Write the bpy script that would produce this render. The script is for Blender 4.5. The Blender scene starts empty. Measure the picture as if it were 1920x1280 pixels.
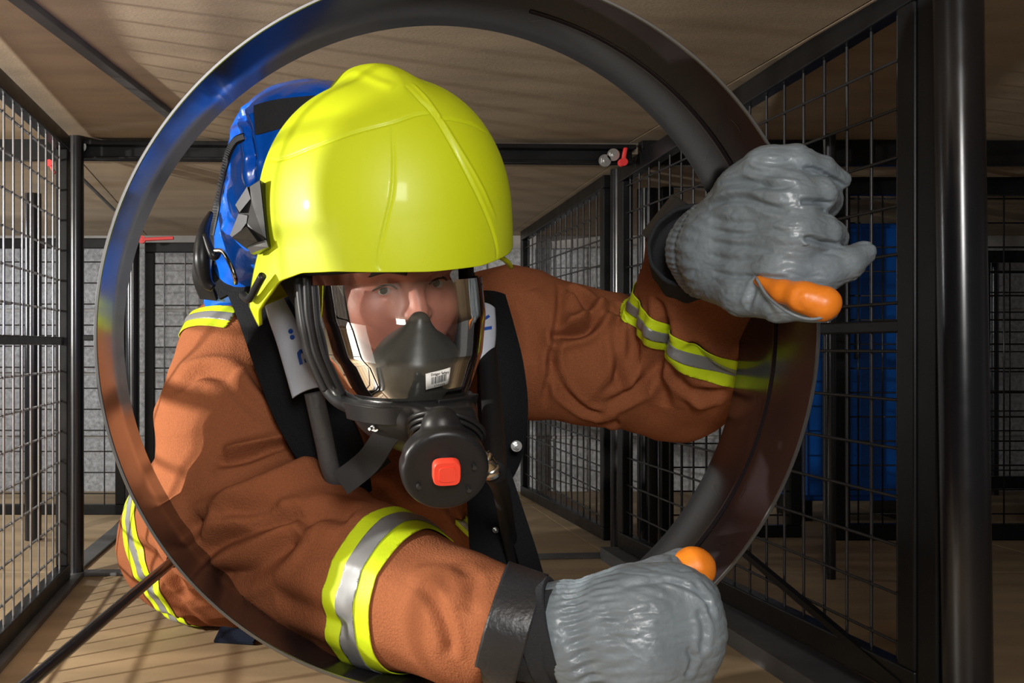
import bpy, bmesh, math, random
import numpy as np
from mathutils import Vector, Matrix, Quaternion
from mathutils.bvhtree import BVHTree

# ------------------------------------------------------------------ camera, light, exposure
SC = bpy.context.scene
COL = SC.collection
CAMZ = 0.60
F = 2000.0            # focal length in pixels of the 1920 px wide frame
CX, CY = 530.0, 648.0  # the photograph is a crop: its optical axis lies left of centre

cam_data = bpy.data.cameras.new('camera')
cam = bpy.data.objects.new('camera', cam_data)
COL.objects.link(cam)
cam.location = (0, 0, CAMZ)
cam.rotation_euler = (math.radians(90), 0, 0)
cam_data.sensor_width = 36.0
cam_data.lens = F / 1920 * 36
cam_data.shift_x = (960 - CX) / 1920
cam_data.shift_y = (CY - 640) / 1920
cam_data.clip_start = 0.01
SC.camera = cam
SC.view_settings.view_transform = 'Standard'
SC.view_settings.look = 'None'
SC.view_settings.gamma = 1
SC.view_settings.use_curve_mapping = False
SC.view_settings.exposure = 0.0

world = bpy.data.worlds.new('world')
SC.world = world
world.use_nodes = True
world.node_tree.nodes['Background'].inputs[0].default_value = (0.9, 0.95, 1.0, 1)
world.node_tree.nodes['Background'].inputs[1].default_value = 0.08

def lamp(name, kind, loc, target, energy, color, size=0.1, size_y=None, spot=None, blend=0.3):
    d = bpy.data.lights.new(name, kind)
    d.energy = energy
    d.color = color
    if kind == 'AREA':
        d.size = size
        if size_y:
            d.shape = 'RECTANGLE'
            d.size_y = size_y
    elif kind in ('POINT', 'SPOT'):
        d.shadow_soft_size = size
    if kind == 'SPOT':
        d.spot_size = math.radians(spot)
        d.spot_blend = blend
    o = bpy.data.objects.new(name, d)
    COL.objects.link(o)
    o.location = loc
    o.rotation_euler = (Vector(target) - Vector(loc)).to_track_quat('-Z', 'Y').to_euler()
    return o

# the photographer's strobe outside the left mesh, and a soft bounced flash by the camera
lamp('key_strobe', 'SPOT', (-1.75, 1.06, 0.85), (0.1, 1.80, 0.42), 275, (1.0, 0.96, 0.88), 0.022, spot=112, blend=0.6)
lamp('camera_flash', 'AREA', (0.08, -0.35, 0.98), (0.3, 1.5, 0.6), 18.0, (1.0, 0.98, 0.96), 0.34)
lamp('ceiling_fill', 'AREA', (-1.30, 1.0, 0.12), (-0.6, 1.6, 1.15), 12.5, (1.0, 0.93, 0.82), 1.1)  # added fill lamp, lifts the ceiling at upper left
lamp('far_fill', 'AREA', (-1.75, 3.35, 0.85), (-0.6, 4.3, 0.4), 16.0, (0.95, 0.98, 1.0), 0.4)  # added fill lamp to brighten the block wall, no real source there

# ------------------------------------------------------------------ helpers
def P(px, py, D):
    return Vector(((px - CX) / F * D, D, CAMZ + (CY - py) / F * D))

def proj(v):
    return CX + v[0] / v[1] * F, CY - (v[2] - CAMZ) / v[1] * F

rnd = random.Random(7)

def link(o, parent=None):
    COL.objects.link(o)
    if parent is not None:
        o.parent = parent
        o.matrix_parent_inverse = parent.matrix_world.inverted() if parent.type != 'EMPTY' else Matrix.Translation(parent.location).inverted()
    return o

def thing(name, label, cat, loc=(0, 0, 0), group=None):
    o = bpy.data.objects.new(name, None)
    o.empty_display_size = 0.05
    COL.objects.link(o)
    o.location = loc
    o['label'] = label
    o['category'] = cat
    if group:
        o['group'] = group
    return o

def tag(o, label=None, cat=None, group=None, kind=None):
    if label: o['label'] = label
    if cat: o['category'] = cat
    if group: o['group'] = group
    if kind: o['kind'] = kind
    return o

def mesh_obj(name, verts, faces, mat, parent=None, smooth=True):
    me = bpy.data.meshes.new(name)
    if isinstance(verts, np.ndarray):
        verts = verts.tolist()
    if isinstance(faces, np.ndarray):
        faces = faces.tolist()
    me.from_pydata(verts, [], faces)
    me.update()
    if smooth:
        me.polygons.foreach_set('use_smooth', [True] * len(me.polygons))
    me.materials.append(mat)
    o = bpy.data.objects.new(name, me)
    return link(o, parent)

def bm_obj(name, bm, mat, parent=None, smooth=False, angle=None):
    me = bpy.data.meshes.new(name)
    bm.normal_update()
    bm.to_mesh(me)
    bm.free()
    if smooth:
        me.polygons.foreach_set('use_smooth', [True] * len(me.polygons))
        if angle is not None:
            me.set_sharp_from_angle(angle=math.radians(angle))
    me.materials.append(mat)
    o = bpy.data.objects.new(name, me)
    return link(o, parent)

def frame_from(axis_z, hint=Vector((0, 0, 1))):
    z = Vector(axis_z).normalized()
    x = hint.cross(z)
    if x.length < 1e-4:
        x = Vector((1, 0, 0)).cross(z)
    x.normalize()
    y = z.cross(x)
    return Matrix((x, y, z)).transposed()

def add_box(bm, c, size, rot=None, bevel=0.0):
    r = bmesh.ops.create_cube(bm, size=1.0)
    m = Matrix.Translation(Vector(c)) @ (rot.to_4x4() if rot else Matrix.Identity(4)) @ Matrix.Diagonal((*size, 1))
    bmesh.ops.transform(bm, matrix=m, verts=r['verts'])
    if bevel > 0:
        es = set()
        for v in r['verts']:
            es.update(v.link_edges)
        bmesh.ops.bevel(bm, geom=list(es), offset=bevel, segments=2, profile=0.5, affect='EDGES')

def add_bar(bm, a, b, w, h, hint=Vector((0, 0, 1)), bevel=0.0):
    a, b = Vector(a), Vector(b)
    R = frame_from(b - a, hint)
    add_box(bm, (a + b) / 2, (w, h, (b - a).length), R, bevel)

def add_cyl(bm, a, b, r, seg=16, r2=None, cap=True):
    a, b = Vector(a), Vector(b)
    R = frame_from(b - a)
    m = Matrix.Translation((a + b) / 2) @ R.to_4x4()
    bmesh.ops.create_cone(bm, cap_ends=cap, cap_tris=False, segments=seg, radius1=r, radius2=r if r2 is None else r2,
                          depth=(b - a).length, matrix=m)

def catmull(pts, n=8):
    pts = [np.array(p, float) for p in pts]
    out = []
    L = len(pts)
    for i in range(L - 1):
        p0 = pts[max(i - 1, 0)]; p1 = pts[i]; p2 = pts[i + 1]; p3 = pts[min(i + 2, L - 1)]
        for k in range(n):
            t = k / n
            out.append(0.5 * ((2 * p1) + (-p0 + p2) * t + (2 * p0 - 5 * p1 + 4 * p2 - p3) * t * t + (-p0 + 3 * p1 - 3 * p2 + p3) * t ** 3))
    out.append(pts[-1])
    return out

def tube_mesh(pts, radii, seg=16, n=6, cap=True, closed=False, flat=None, hint=None):
    """smooth tube through pts; radii scalar or list; flat=(a,b) elliptical factors with hint = direction of the first axis"""
    if np.isscalar(radii):
        radii = [radii] * len(pts)
    q = [list(p) + [r] for p, r in zip(pts, radii)]
    c = catmull(q, n)
    if closed:
        qq = [q[-2]] + q + [q[1]] if q[0] == q[-1] else [q[-1]] + q + [q[0], q[1]]
        c = catmull(qq, n)[n:-n]
    c = [np.array(x) for x in c]
    m = len(c)
    verts, faces = [], []
    up = None
    for i in range(m):
        t = c[min(i + 1, m - 1)][:3] - c[max(i - 1, 0)][:3]
        t = Vector(t).normalized()
        if hint is not None:
            h = Vector(hint[i * len(hint) // m]) if isinstance(hint, list) else Vector(hint)
            x = (h - t * h.dot(t)).normalized()
        else:
            if up is None:
                up = Vector((0, 0, 1)) if abs(t.z) < 0.9 else Vector((1, 0, 0))
            x = (up - t * up.dot(t)).normalized()
            up = x
        y = t.cross(x)
        fa, fb = flat if flat else (1, 1)
        for k in range(seg):
            a = 2 * math.pi * k / seg
            verts.append(Vector(c[i][:3]) + (x * math.cos(a) * fa + y * math.sin(a) * fb) * c[i][3])
    for i in range(m - 1):
        for k in range(seg):
            k2 = (k + 1) % seg
            faces.append((i * seg + k, i * seg + k2, (i + 1) * seg + k2, (i + 1) * seg + k))
    if cap:
        faces.append(tuple(range(seg))[::-1])
        faces.append(tuple((m - 1) * seg + k for k in range(seg)))
    return verts, faces

def tube(name, pts, radii, mat, parent=None, **kw):
    v, f = tube_mesh(pts, radii, **kw)
    return mesh_obj(name, [tuple(x) for x in v], f, mat, parent)

def ribbon(name, pts, widths, normals, thick, mat, parent=None, n=8, across=4, crown=0.0):
    """a strap: centreline pts, width at each, surface normal at each (thickness goes along it)"""
    q = [list(p) + [w] + list(nn) for p, w, nn in zip(pts, widths, normals)]
    c = catmull(q, n)
    m = len(c)
    top, verts, faces = [], [], []
    for i in range(m):
        t = Vector(c[min(i + 1, m - 1)][:3] - c[max(i - 1, 0)][:3]).normalized()
        nn = Vector(c[i][4:7]); nn = (nn - t * nn.dot(t)).normalized()
        s = nn.cross(t)
        ce = Vector(c[i][:3]); w = c[i][3] / 2
        row = []
        for k in range(across + 1):
            u = -1 + 2 * k / across
            row.append(ce + s * (u * w) + nn * (thick / 2 + crown * (1 - u * u)))
        for k in range(across, -1, -1):
            u = -1 + 2 * k / across
            row.append(ce + s * (u * w) + nn * (-thick / 2 + crown * (1 - u * u)))
        verts += row
    R = 2 * (across + 1)
    for i in range(m - 1):
        for k in range(R):
            k2 = (k + 1) % R
            faces.append((i * R + k, i * R + k2, (i + 1) * R + k2, (i + 1) * R + k))
    faces.append(tuple(range(R))[::-1])
    faces.append(tuple((m - 1) * R + k for k in range(R)))
    o = mesh_obj(name, [tuple(v) for v in verts], faces, mat, parent)
    o.data.set_sharp_from_angle(angle=math.radians(50))
    return o

# ------------------------------------------------------------------ noise (numpy)
_perm = np.random.RandomState(3).permutation(256)
_perm = np.concatenate([_perm, _perm, _perm])
_grad = np.random.RandomState(5).normal(size=(256, 3)); _grad /= np.linalg.norm(_grad, axis=1)[:, None]
def noise(p):
    p = np.asarray(p, float)
    i = np.floor(p).astype(int); f = p - i
    u = f * f * f * (f * (f * 6 - 15) + 10)
    i &= 255
    def g(dx, dy, dz):
        h = _perm[_perm[_perm[(i[:, 0] + dx) & 255] + ((i[:, 1] + dy) & 255)] + ((i[:, 2] + dz) & 255)]
        return ((f - (dx, dy, dz)) * _grad[h]).sum(1)
    def l(a, b, t): return a + (b - a) * t
    x0 = l(g(0, 0, 0), g(1, 0, 0), u[:, 0]); x1 = l(g(0, 1, 0), g(1, 1, 0), u[:, 0])
    x2 = l(g(0, 0, 1), g(1, 0, 1), u[:, 0]); x3 = l(g(0, 1, 1), g(1, 1, 1), u[:, 0])
    return l(l(x0, x1, u[:, 1]), l(x2, x3, u[:, 1]), u[:, 2])

# ------------------------------------------------------------------ signed distance modelling
def sd_cone(a, b, r1, r2):
    a, b = np.array(a, float), np.array(b, float)
    ba = b - a; L2 = (ba ** 2).sum()
    def f(p):
        t = np.clip(((p - a) @ ba) / L2, 0, 1)
        return np.linalg.norm(p - a - t[:, None] * ba, axis=1) - (r1 + (r2 - r1) * t)
    return f

def sd_chain(pts, radii, k=0.0):
    fs = [sd_cone(pts[i], pts[i + 1], radii[i], radii[i + 1]) for i in range(len(pts) - 1)]
    def f(p):
        d = fs[0](p)
        for g in fs[1:]:
            d = smin(d, g(p), k) if k else np.minimum(d, g(p))
        return d
    return f

def sd_ell(c, r, R=None):
    c, r = np.array(c, float), np.array(r, float)
    Rm = np.array(R) if R is not None else np.eye(3)
    def f(p):
        q = (p - c) @ Rm            # columns of R are the local axes
        k0 = np.linalg.norm(q / r, axis=1); k1 = np.linalg.norm(q / (r * r), axis=1)
        return k0 * (k0 - 1.0) / np.maximum(k1, 1e-9)
    return f

def sd_box(c, h, R=None, rad=0.0):
    c, h = np.array(c, float), np.array(h, float) - rad
    Rm = np.array(R) if R is not None else np.eye(3)
    def f(p):
        q = np.abs((p - c) @ Rm) - h
        return np.linalg.norm(np.maximum(q, 0), axis=1) + np.minimum(q.max(1), 0) - rad
    return f

def sd_disc(c, R, rad, hh, rr):
    c = np.array(c, float); Rm = np.array(R)
    def f(p):
        q = (p - c) @ Rm
        a = np.sqrt(q[:, 0] ** 2 + q[:, 2] ** 2) - (rad - rr); b = np.abs(q[:, 1]) - (hh - rr)
        return np.minimum(np.maximum(a, b), 0) + np.sqrt(np.maximum(a, 0) ** 2 + np.maximum(b, 0) ** 2) - rr
    return f

def sd_plane(c, n):
    c = np.array(c, float); n = np.array(Vector(n).normalized())
    return lambda p: (p - c) @ n

def smin(a, b, k):
    h = np.clip(0.5 + 0.5 * (b - a) / k, 0, 1)
    return b + (a - b) * h - k * h * (1 - h)

def smax(a, b, k):
    return -smin(-a, -b, k)

def surface_nets(fn, lo, hi, s, B=8):
    lo = np.array(lo, float); hi = np.array(hi, float)
    nb = np.ceil((hi - lo) / (s * B)).astype(int)
    n = nb * B
    ax = [np.arange(k) for k in nb]
    bi = np.stack(np.meshgrid(*ax, indexing='ij'), -1).reshape(-1, 3)
    cen = lo + (bi * B + (B - 1) / 2) * s
    dc = fn(cen)
    act = np.abs(dc) < s * B * 0.87 * 1.5 + 0.01
    G = np.empty((len(bi), B, B, B), np.float32)
    G[:] = dc[:, None, None, None]
    off = np.stack(np.meshgrid(*[np.arange(B)] * 3, indexing='ij'), -1).reshape(-1, 3)
    ids = np.nonzero(act)[0]
    for st in range(0, len(ids), 1500):
        sub = ids[st:st + 1500]
        pts = lo + (bi[sub][:, None, :] * B + off[None]).reshape(-1, 3) * s
        G[sub] = fn(pts).reshape(-1, B, B, B)
    D = G.reshape(nb[0], nb[1], nb[2], B, B, B).transpose(0, 3, 1, 4, 2, 5).reshape(n[0], n[1], n[2])
    S = D < 0
    cnt = np.zeros(tuple(n - 1), np.int8)
    cs = np.zeros((*(n - 1), ), np.int8)
    for dx in (0, 1):
        for dy in (0, 1):
            for dz in (0, 1):
                cs += S[dx:n[0] - 1 + dx, dy:n[1] - 1 + dy, dz:n[2] - 1 + dz]
    cells = np.argwhere((cs > 0) & (cs < 8))
    idx = -np.ones(tuple(n - 1), np.int32)
    idx[tuple(cells.T)] = np.arange(len(cells))
    acc = np.zeros((len(cells), 3)); w = np.zeros(len(cells))
    cor = [(0, 0, 0), (1, 0, 0), (0, 1, 0), (1, 1, 0), (0, 0, 1), (1, 0, 1), (0, 1, 1), (1, 1, 1)]
    vals = [D[cells[:, 0] + c[0], cells[:, 1] + c[1], cells[:, 2] + c[2]] for c in cor]
    for i in range(8):
        for j in range(i + 1, 8):
            dd = np.array(cor[j]) - np.array(cor[i])
            if np.abs(dd).sum() != 1: continue
            a, b = vals[i], vals[j]
            m = (a < 0) != (b < 0)
            t = np.where(m, a / np.where(m, a - b, 1), 0)
            acc += np.where(m[:, None], np.array(cor[i]) + t[:, None] * dd, 0); w += m
    V = lo + (cells + acc / w[:, None]) * s
    quads = []
    for axn in range(3):
        o1, o2 = (axn + 1) % 3, (axn + 2) % 3
        sl0 = [slice(1, n[k] - 1) for k in range(3)]; sl1 = list(sl0)
        sl0[axn] = slice(0, n[axn] - 1); sl1[axn] = slice(1, n[axn])
        a, b = S[tuple(sl0)], S[tuple(sl1)]
        e = np.argwhere(a != b)
        st = a[tuple(e.T)]
        base = e.copy()
        for k in range(3):
            if k != axn: base[:, k] += 1
        def at(d1, d2):
            q = base.copy(); q[:, o1] -= d1; q[:, o2] -= d2
            return idx[tuple(q.T)]
        Q = np.stack([at(0, 0), at(1, 0), at(1, 1), at(0, 1)], 1)
        Q[~st] = Q[~st][:, ::-1]
        quads.append(Q)
    Q = np.concatenate(quads)
    Q = Q[(Q >= 0).all(1)]
    a = V[Q[:, 0]]; vol = (a * np.cross(V[Q[:, 1]], V[Q[:, 2]])).sum() + (a * np.cross(V[Q[:, 2]], V[Q[:, 3]])).sum()
    if vol < 0: Q = Q[:, ::-1]
    return V, Q

def normals_of(V, Q):
    a = V[Q[:, 2]] - V[Q[:, 0]]; b = V[Q[:, 3]] - V[Q[:, 1]]
    fn = np.cross(a, b)
    N = np.zeros_like(V)
    for k in range(4):
        np.add.at(N, Q[:, k], fn)
    return N / np.maximum(np.linalg.norm(N, axis=1), 1e-12)[:, None]

def relax(V, Q, it=2, f=0.5):
    for _ in range(it):
        acc = np.zeros_like(V); w = np.zeros(len(V))
        for k in range(4):
            k2 = (k + 1) % 4
            np.add.at(acc, Q[:, k], V[Q[:, k2]]); np.add.at(acc, Q[:, k2], V[Q[:, k]])
            np.add.at(w, Q[:, k], 1); np.add.at(w, Q[:, k2], 1)
        V = V + f * (acc / np.maximum(w, 1)[:, None] - V)
    return V

def subdivide(V, Q):
    """one linear split of every quad, then a light relax keeps it smooth"""
    E = np.concatenate([np.stack([Q[:, k], Q[:, (k + 1) % 4]], 1) for k in range(4)])
    Es = np.sort(E, 1)
    key = Es[:, 0].astype(np.int64) * len(V) + Es[:, 1]
    u, inv = np.unique(key, return_inverse=True)
    ea, eb = u // len(V), u % len(V)
    mid = (V[ea] + V[eb]) / 2
    cen = V[Q].mean(1)
    nV = np.concatenate([V, mid, cen])
    m = len(Q); inv = inv.reshape(4, m) + len(V)
    c = np.arange(m) + len(V) + len(u)
    out = [np.stack([Q[:, k], inv[k], c, inv[(k - 1) % 4]], 1) for k in range(4)]
    Q2 = np.concatenate(out)
    return relax(nV, Q2, 1, 0.5), Q2

def bvh_of(V, Q):
    return BVHTree.FromPolygons([tuple(v) for v in V], [tuple(q) for q in Q])

def cast(bvh, px, py, default=None):
    o = Vector((0, 0, CAMZ)); d = P(px, py, 1.0) - o
    loc, nrm, i, dist = bvh.ray_cast(o, d.normalized())
    return loc if loc is not None else default

def dist_poly(V, pts, reach):
    """distance of every vertex to a 3D polyline, and position along it 0..1"""
    pts = np.array(pts, float)
    best = np.full(len(V), 1e9); along = np.zeros(len(V))
    lo, hi = pts.min(0) - reach, pts.max(0) + reach
    m = np.nonzero(((V > lo) & (V < hi)).all(1))[0]
    if len(m) == 0: return best, along
    q = V[m]; bb = np.full(len(m), 1e9); al = np.zeros(len(m)); K = len(pts) - 1
    for i in range(K):
        a, b = pts[i], pts[i + 1]; ba = b - a; L = max((ba ** 2).sum(), 1e-12)
        t = np.clip(((q - a) @ ba) / L, 0, 1)
        d = np.linalg.norm(q - a - t[:, None] * ba, axis=1)
        k = d < bb
        bb[k] = d[k]; al[k] = (i + t[k]) / K
    best[m] = bb; along[m] = al
    return best, along

def carve(V, N, bvh, lines, lip=0.35, kw=1.0, kd=1.0):
    """press folds and seams into a surface: each line = (pixel polyline, width, depth); depth>0 sinks, <0 raises"""
    disp = np.zeros(len(V))
    for pl, wdt, dep in lines:
        wdt *= kw; dep *= kd
        pl2 = [(p[0], p[1]) for p in catmull([(x, y, 0) for x, y in pl], 6)]
        pts = [cast(bvh, x, y) for x, y in pl2]
        pts = [p for p in pts if p is not None]
        if len(pts) < 2: continue
        keep = [pts[0]]
        for p in pts[1:]:
            if (p - keep[-1]).length < 0.05: keep.append(p)
        if len(keep) < 2: continue
        d, al = dist_poly(V, keep, wdt * 3)
        ends = np.clip(np.minimum(al, 1 - al) * 6, 0, 1) ** 0.7
        x = d / wdt
        disp += -dep * ends * (np.exp(-x * x) - lip * np.exp(-((x - 1.9) / 0.9) ** 2)) if dep > 0 else -dep * ends * np.exp(-x * x)
    return V + N * disp[:, None]

# ------------------------------------------------------------------ materials
def nodes_of(m):
    return m.node_tree.nodes, m.node_tree.links

def mat(name, color, rough=0.5, metal=0.0, var=0.0, var_scale=8.0, bump=0.0, bump_scale=100.0, bump_dist=0.002, spec=0.5,
        coat=0.0, color2=None, sheen=0.0, detail=4.0, stretch=(1, 1, 1), rough_var=0.0, generated=False):
    m = bpy.data.materials.new(name)
    m.use_nodes = True
    n, l = nodes_of(m)
    b = n['Principled BSDF']
    b.inputs['Base Color'].default_value = (*color, 1)
    b.inputs['Roughness'].default_value = rough
    b.inputs['Metallic'].default_value = metal
    b.inputs['Specular IOR Level'].default_value = spec
    b.inputs['Coat Weight'].default_value = coat
    b.inputs['Coat Roughness'].default_value = 0.1
    if sheen:
        b.inputs['Sheen Weight'].default_value = sheen
    tc = n.new('ShaderNodeTexCoord'); mp = n.new('ShaderNodeMapping')
    mp.inputs['Scale'].default_value = stretch
    l.new(tc.outputs['Object'], mp.inputs['Vector'])
    if var > 0 or color2:
        t = n.new('ShaderNodeTexNoise'); t.inputs['Scale'].default_value = var_scale; t.inputs['Detail'].default_value = detail
        l.new(mp.outputs[0], t.inputs['Vector'])
        r = n.new('ShaderNodeMix'); r.data_type = 'RGBA'
        c2 = color2 if color2 else tuple(c * (1 - var) for c in color)
        c1 = color if color2 else tuple(min(1, c * (1 + var * 0.6)) for c in color)
        r.inputs['A'].default_value = (*c2, 1); r.inputs['B'].default_value = (*c1, 1)
        mr = n.new('ShaderNodeMapRange'); mr.inputs['From Min'].default_value = 0.35; mr.inputs['From Max'].default_value = 0.65
        l.new(t.outputs['Fac'], mr.inputs['Value']); l.new(mr.outputs[0], r.inputs['Factor'])
        l.new(r.outputs['Result'], b.inputs['Base Color'])
    if rough_var > 0:
        t = n.new('ShaderNodeTexNoise'); t.inputs['Scale'].default_value = var_scale * 3
        l.new(mp.outputs[0], t.inputs['Vector'])
        mr = n.new('ShaderNodeMapRange'); mr.inputs['To Min'].default_value = rough - rough_var; mr.inputs['To Max'].default_value = rough + rough_var
        l.new(t.outputs['Fac'], mr.inputs['Value']); l.new(mr.outputs[0], b.inputs['Roughness'])
    if bump > 0:
        t = n.new('ShaderNodeTexNoise'); t.inputs['Scale'].default_value = bump_scale; t.inputs['Detail'].default_value = 5
        l.new(mp.outputs[0], t.inputs['Vector'])
        bp = n.new('ShaderNodeBump'); bp.inputs['Strength'].default_value = bump; bp.inputs['Distance'].default_value = bump_dist
        l.new(t.outputs['Fac'], bp.inputs['Height']); l.new(bp.outputs[0], b.inputs['Normal'])
    return m
# ------------------------------------------------------------------ materials of the place
M_ceil = mat('board_ceiling', (0.44, 0.345, 0.24), 0.75, var=0.13, var_scale=3.5, bump=0.35, bump_scale=160, stretch=(1, 3.0, 1))
M_floor = mat('board_floor', (0.36, 0.26, 0.15), 0.6, var=0.2, var_scale=2.6, bump=0.3, bump_scale=120, stretch=(1, 3.5, 1))
M_edge = mat('board_edge', (0.30, 0.2, 0.11), 0.8, var=0.3, var_scale=30)
M_black = mat('black_painted_steel', (0.008, 0.008, 0.0085), 0.33, spec=0.22, rough_var=0.1, var=0.3, bump=0.15, bump_scale=300, bump_dist=0.0006)
M_tube = mat('black_gloss_tube', (0.010, 0.010, 0.012), 0.22, spec=0.6, rough_var=0.06)
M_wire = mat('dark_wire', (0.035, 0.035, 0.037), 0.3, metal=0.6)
M_wire_lit = mat('lit_wire', (0.26, 0.26, 0.27), 0.3, metal=0.8)  # lighter copy of the wire for the left panel, its lighting painted in
M_block = mat('concrete_block', (0.48, 0.49, 0.51), 0.95, var=0.3, var_scale=60, bump=0.9, bump_scale=220, bump_dist=0.004, spec=0.2)
M_mortar = mat('mortar', (0.42, 0.40, 0.38), 0.95, var=0.2, bump=0.6, bump_scale=90)
M_blue = mat('blue_paint', (0.0, 0.07, 0.33), 0.4, var=0.15)
M_red = mat('red_plastic', (0.6, 0.03, 0.03), 0.4)
M_zinc = mat('zinc', (0.6, 0.6, 0.58), 0.3, metal=1.0)
M_dark = mat('dark_board', (0.12, 0.10, 0.085), 0.8)
M_strip = mat('grey_strip', (0.09, 0.09, 0.09), 0.5, var=0.3)

ZC = CAMZ + 0.545   # ceiling of the near bay
ZC2 = CAMZ + 0.47   # lower ceiling of the far bay
ZF = 0.0

# ------------------------------------------------------------------ floor and ceiling
def slab(name, x0, x1, y0, y1, z0, z1, m, parent=None, kind=None, bevel=0.0):
    bm = bmesh.new()
    add_box(bm, ((x0 + x1) / 2, (y0 + y1) / 2, (z0 + z1) / 2), (x1 - x0, y1 - y0, z1 - z0), None, bevel)
    o = bm_obj(name, bm, m, parent)
    if kind: o['kind'] = kind
    return o

fl = slab('floor', -3.0, 4.5, -1.5, 5.3, -0.06, -0.018, M_dark, kind='structure')
xs = [-3.0, -1.78, -0.56, 0.93, 2.15, 3.3, 4.5]
ys = [-1.5, 0.4, 2.83, 4.05, 5.3]
for i in range(len(xs) - 1):
    for j in range(len(ys) - 1):
        slab('floor_board', xs[i] + .0015, xs[i + 1] - .0015, ys[j] + .0015, ys[j + 1] - .0015, -0.018, 0, M_floor, fl, bevel=0.001)
ce = slab('ceiling', -3.0, 4.5, -1.5, 2.87, ZC + 0.018, ZC + 0.06, M_dark, kind='structure')
ys = [-1.5, 0.2, 1.45, 2.87]
for i in range(len(xs) - 1):
    for j in range(len(ys) - 1):
        slab('ceiling_board', xs[i] + .002, xs[i + 1] - .002, ys[j] + .0015, ys[j + 1] - .0015, ZC, ZC + 0.018, M_ceil, ce, bevel=0.001)
ZC2A, ZC2B = CAMZ + 0.515, CAMZ + 0.455
def slope_slab(name, x0, x1, y0, y1, t0, t1, m, parent=None, kind=None):
    za = ZC2A + (ZC2B - ZC2A) * (y0 - 2.87) / 1.55; zb = ZC2A + (ZC2B - ZC2A) * (y1 - 2.87) / 1.55
    V = [(x0, y0, za + t0), (x1, y0, za + t0), (x1, y1, zb + t0), (x0, y1, zb + t0), (x0, y0, za + t1), (x1, y0, za + t1), (x1, y1, zb + t1), (x0, y1, zb + t1)]
    o = mesh_obj(name, V, [(3, 2, 1, 0), (4, 5, 6, 7), (0, 1, 5, 4), (1, 2, 6, 5), (2, 3, 7, 6), (3, 0, 4, 7)], m, parent, smooth=False)
    if kind: o['kind'] = kind
    return o
ce2 = slope_slab('ceiling', -3.0, 4.5, 2.87, 4.42, 0.018, 0.05, M_dark, None, 'structure')
for i in range(len(xs) - 1):
    slope_slab('ceiling_board', xs[i] + .002, xs[i + 1] - .002, 2.87, 4.42, 0, 0.018, M_ceil, ce2)

# ------------------------------------------------------------------ block wall at the back
WY = 4.40
wb = slab('wall_back', -3.0, 4.5, WY + 0.012, WY + 0.12, 0, 1.1, M_mortar, kind='structure')
bh, bw = 0.262, 0.50
for r in range(4):
    z0 = 0.06 + r * bh - 0.10
    k = 0
    x = -2.9 - (r % 2) * bw / 2
    while x < 4.4:
        bm = bmesh.new()
        add_box(bm, (0, 0, 0), (bw - 0.012, 0.10, bh - 0.012), None, 0.004)
        o = bm_obj('concrete_block', bm, M_block, wb) if (r, k) == (0, 0) else None
        if o is None:
            bm.free(); o = first_block.copy(); COL.objects.link(o)
        else:
            first_block = o
        o.location = (x + bw / 2, WY + 0.05 + rnd.uniform(-.002, .002), z0 + bh / 2)
        x += bw; k += 1
wl = slab('wall_left', -3.06, -3.0, -1.5, 5.3, 0, 1.3, M_block, kind='structure')
wr = slab('wall_right', 4.5, 4.56, -1.5, 5.3, 0, 1.3, M_block, kind='structure')

# ------------------------------------------------------------------ mesh panels
WIRE = {}
def wire_obj(a, b, r, m, parent):
    key = (m.name,)
    if key not in WIRE:
        bm = bmesh.new(); add_cyl(bm, (0, 0, -0.5), (0, 0, 0.5), 1.0, 8)
        me = bpy.data.meshes.new('wire'); bm.to_mesh(me); bm.free(); me.materials.append(m)
        me.polygons.foreach_set('use_smooth', [True] * len(me.polygons))
        WIRE[key] = me
    o = bpy.data.objects.new('wire', WIRE[key])
    a, b = Vector(a), Vector(b)
    o.matrix_basis = Matrix.Translation((a + b) / 2) @ frame_from(b - a).to_4x4() @ Matrix.Diagonal((r, r, (b - a).length, 1))
    COL.objects.link(o)
    o.parent = parent
    o.matrix_parent_inverse = Matrix.Translation(parent.location).inverted()
    return o

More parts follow.
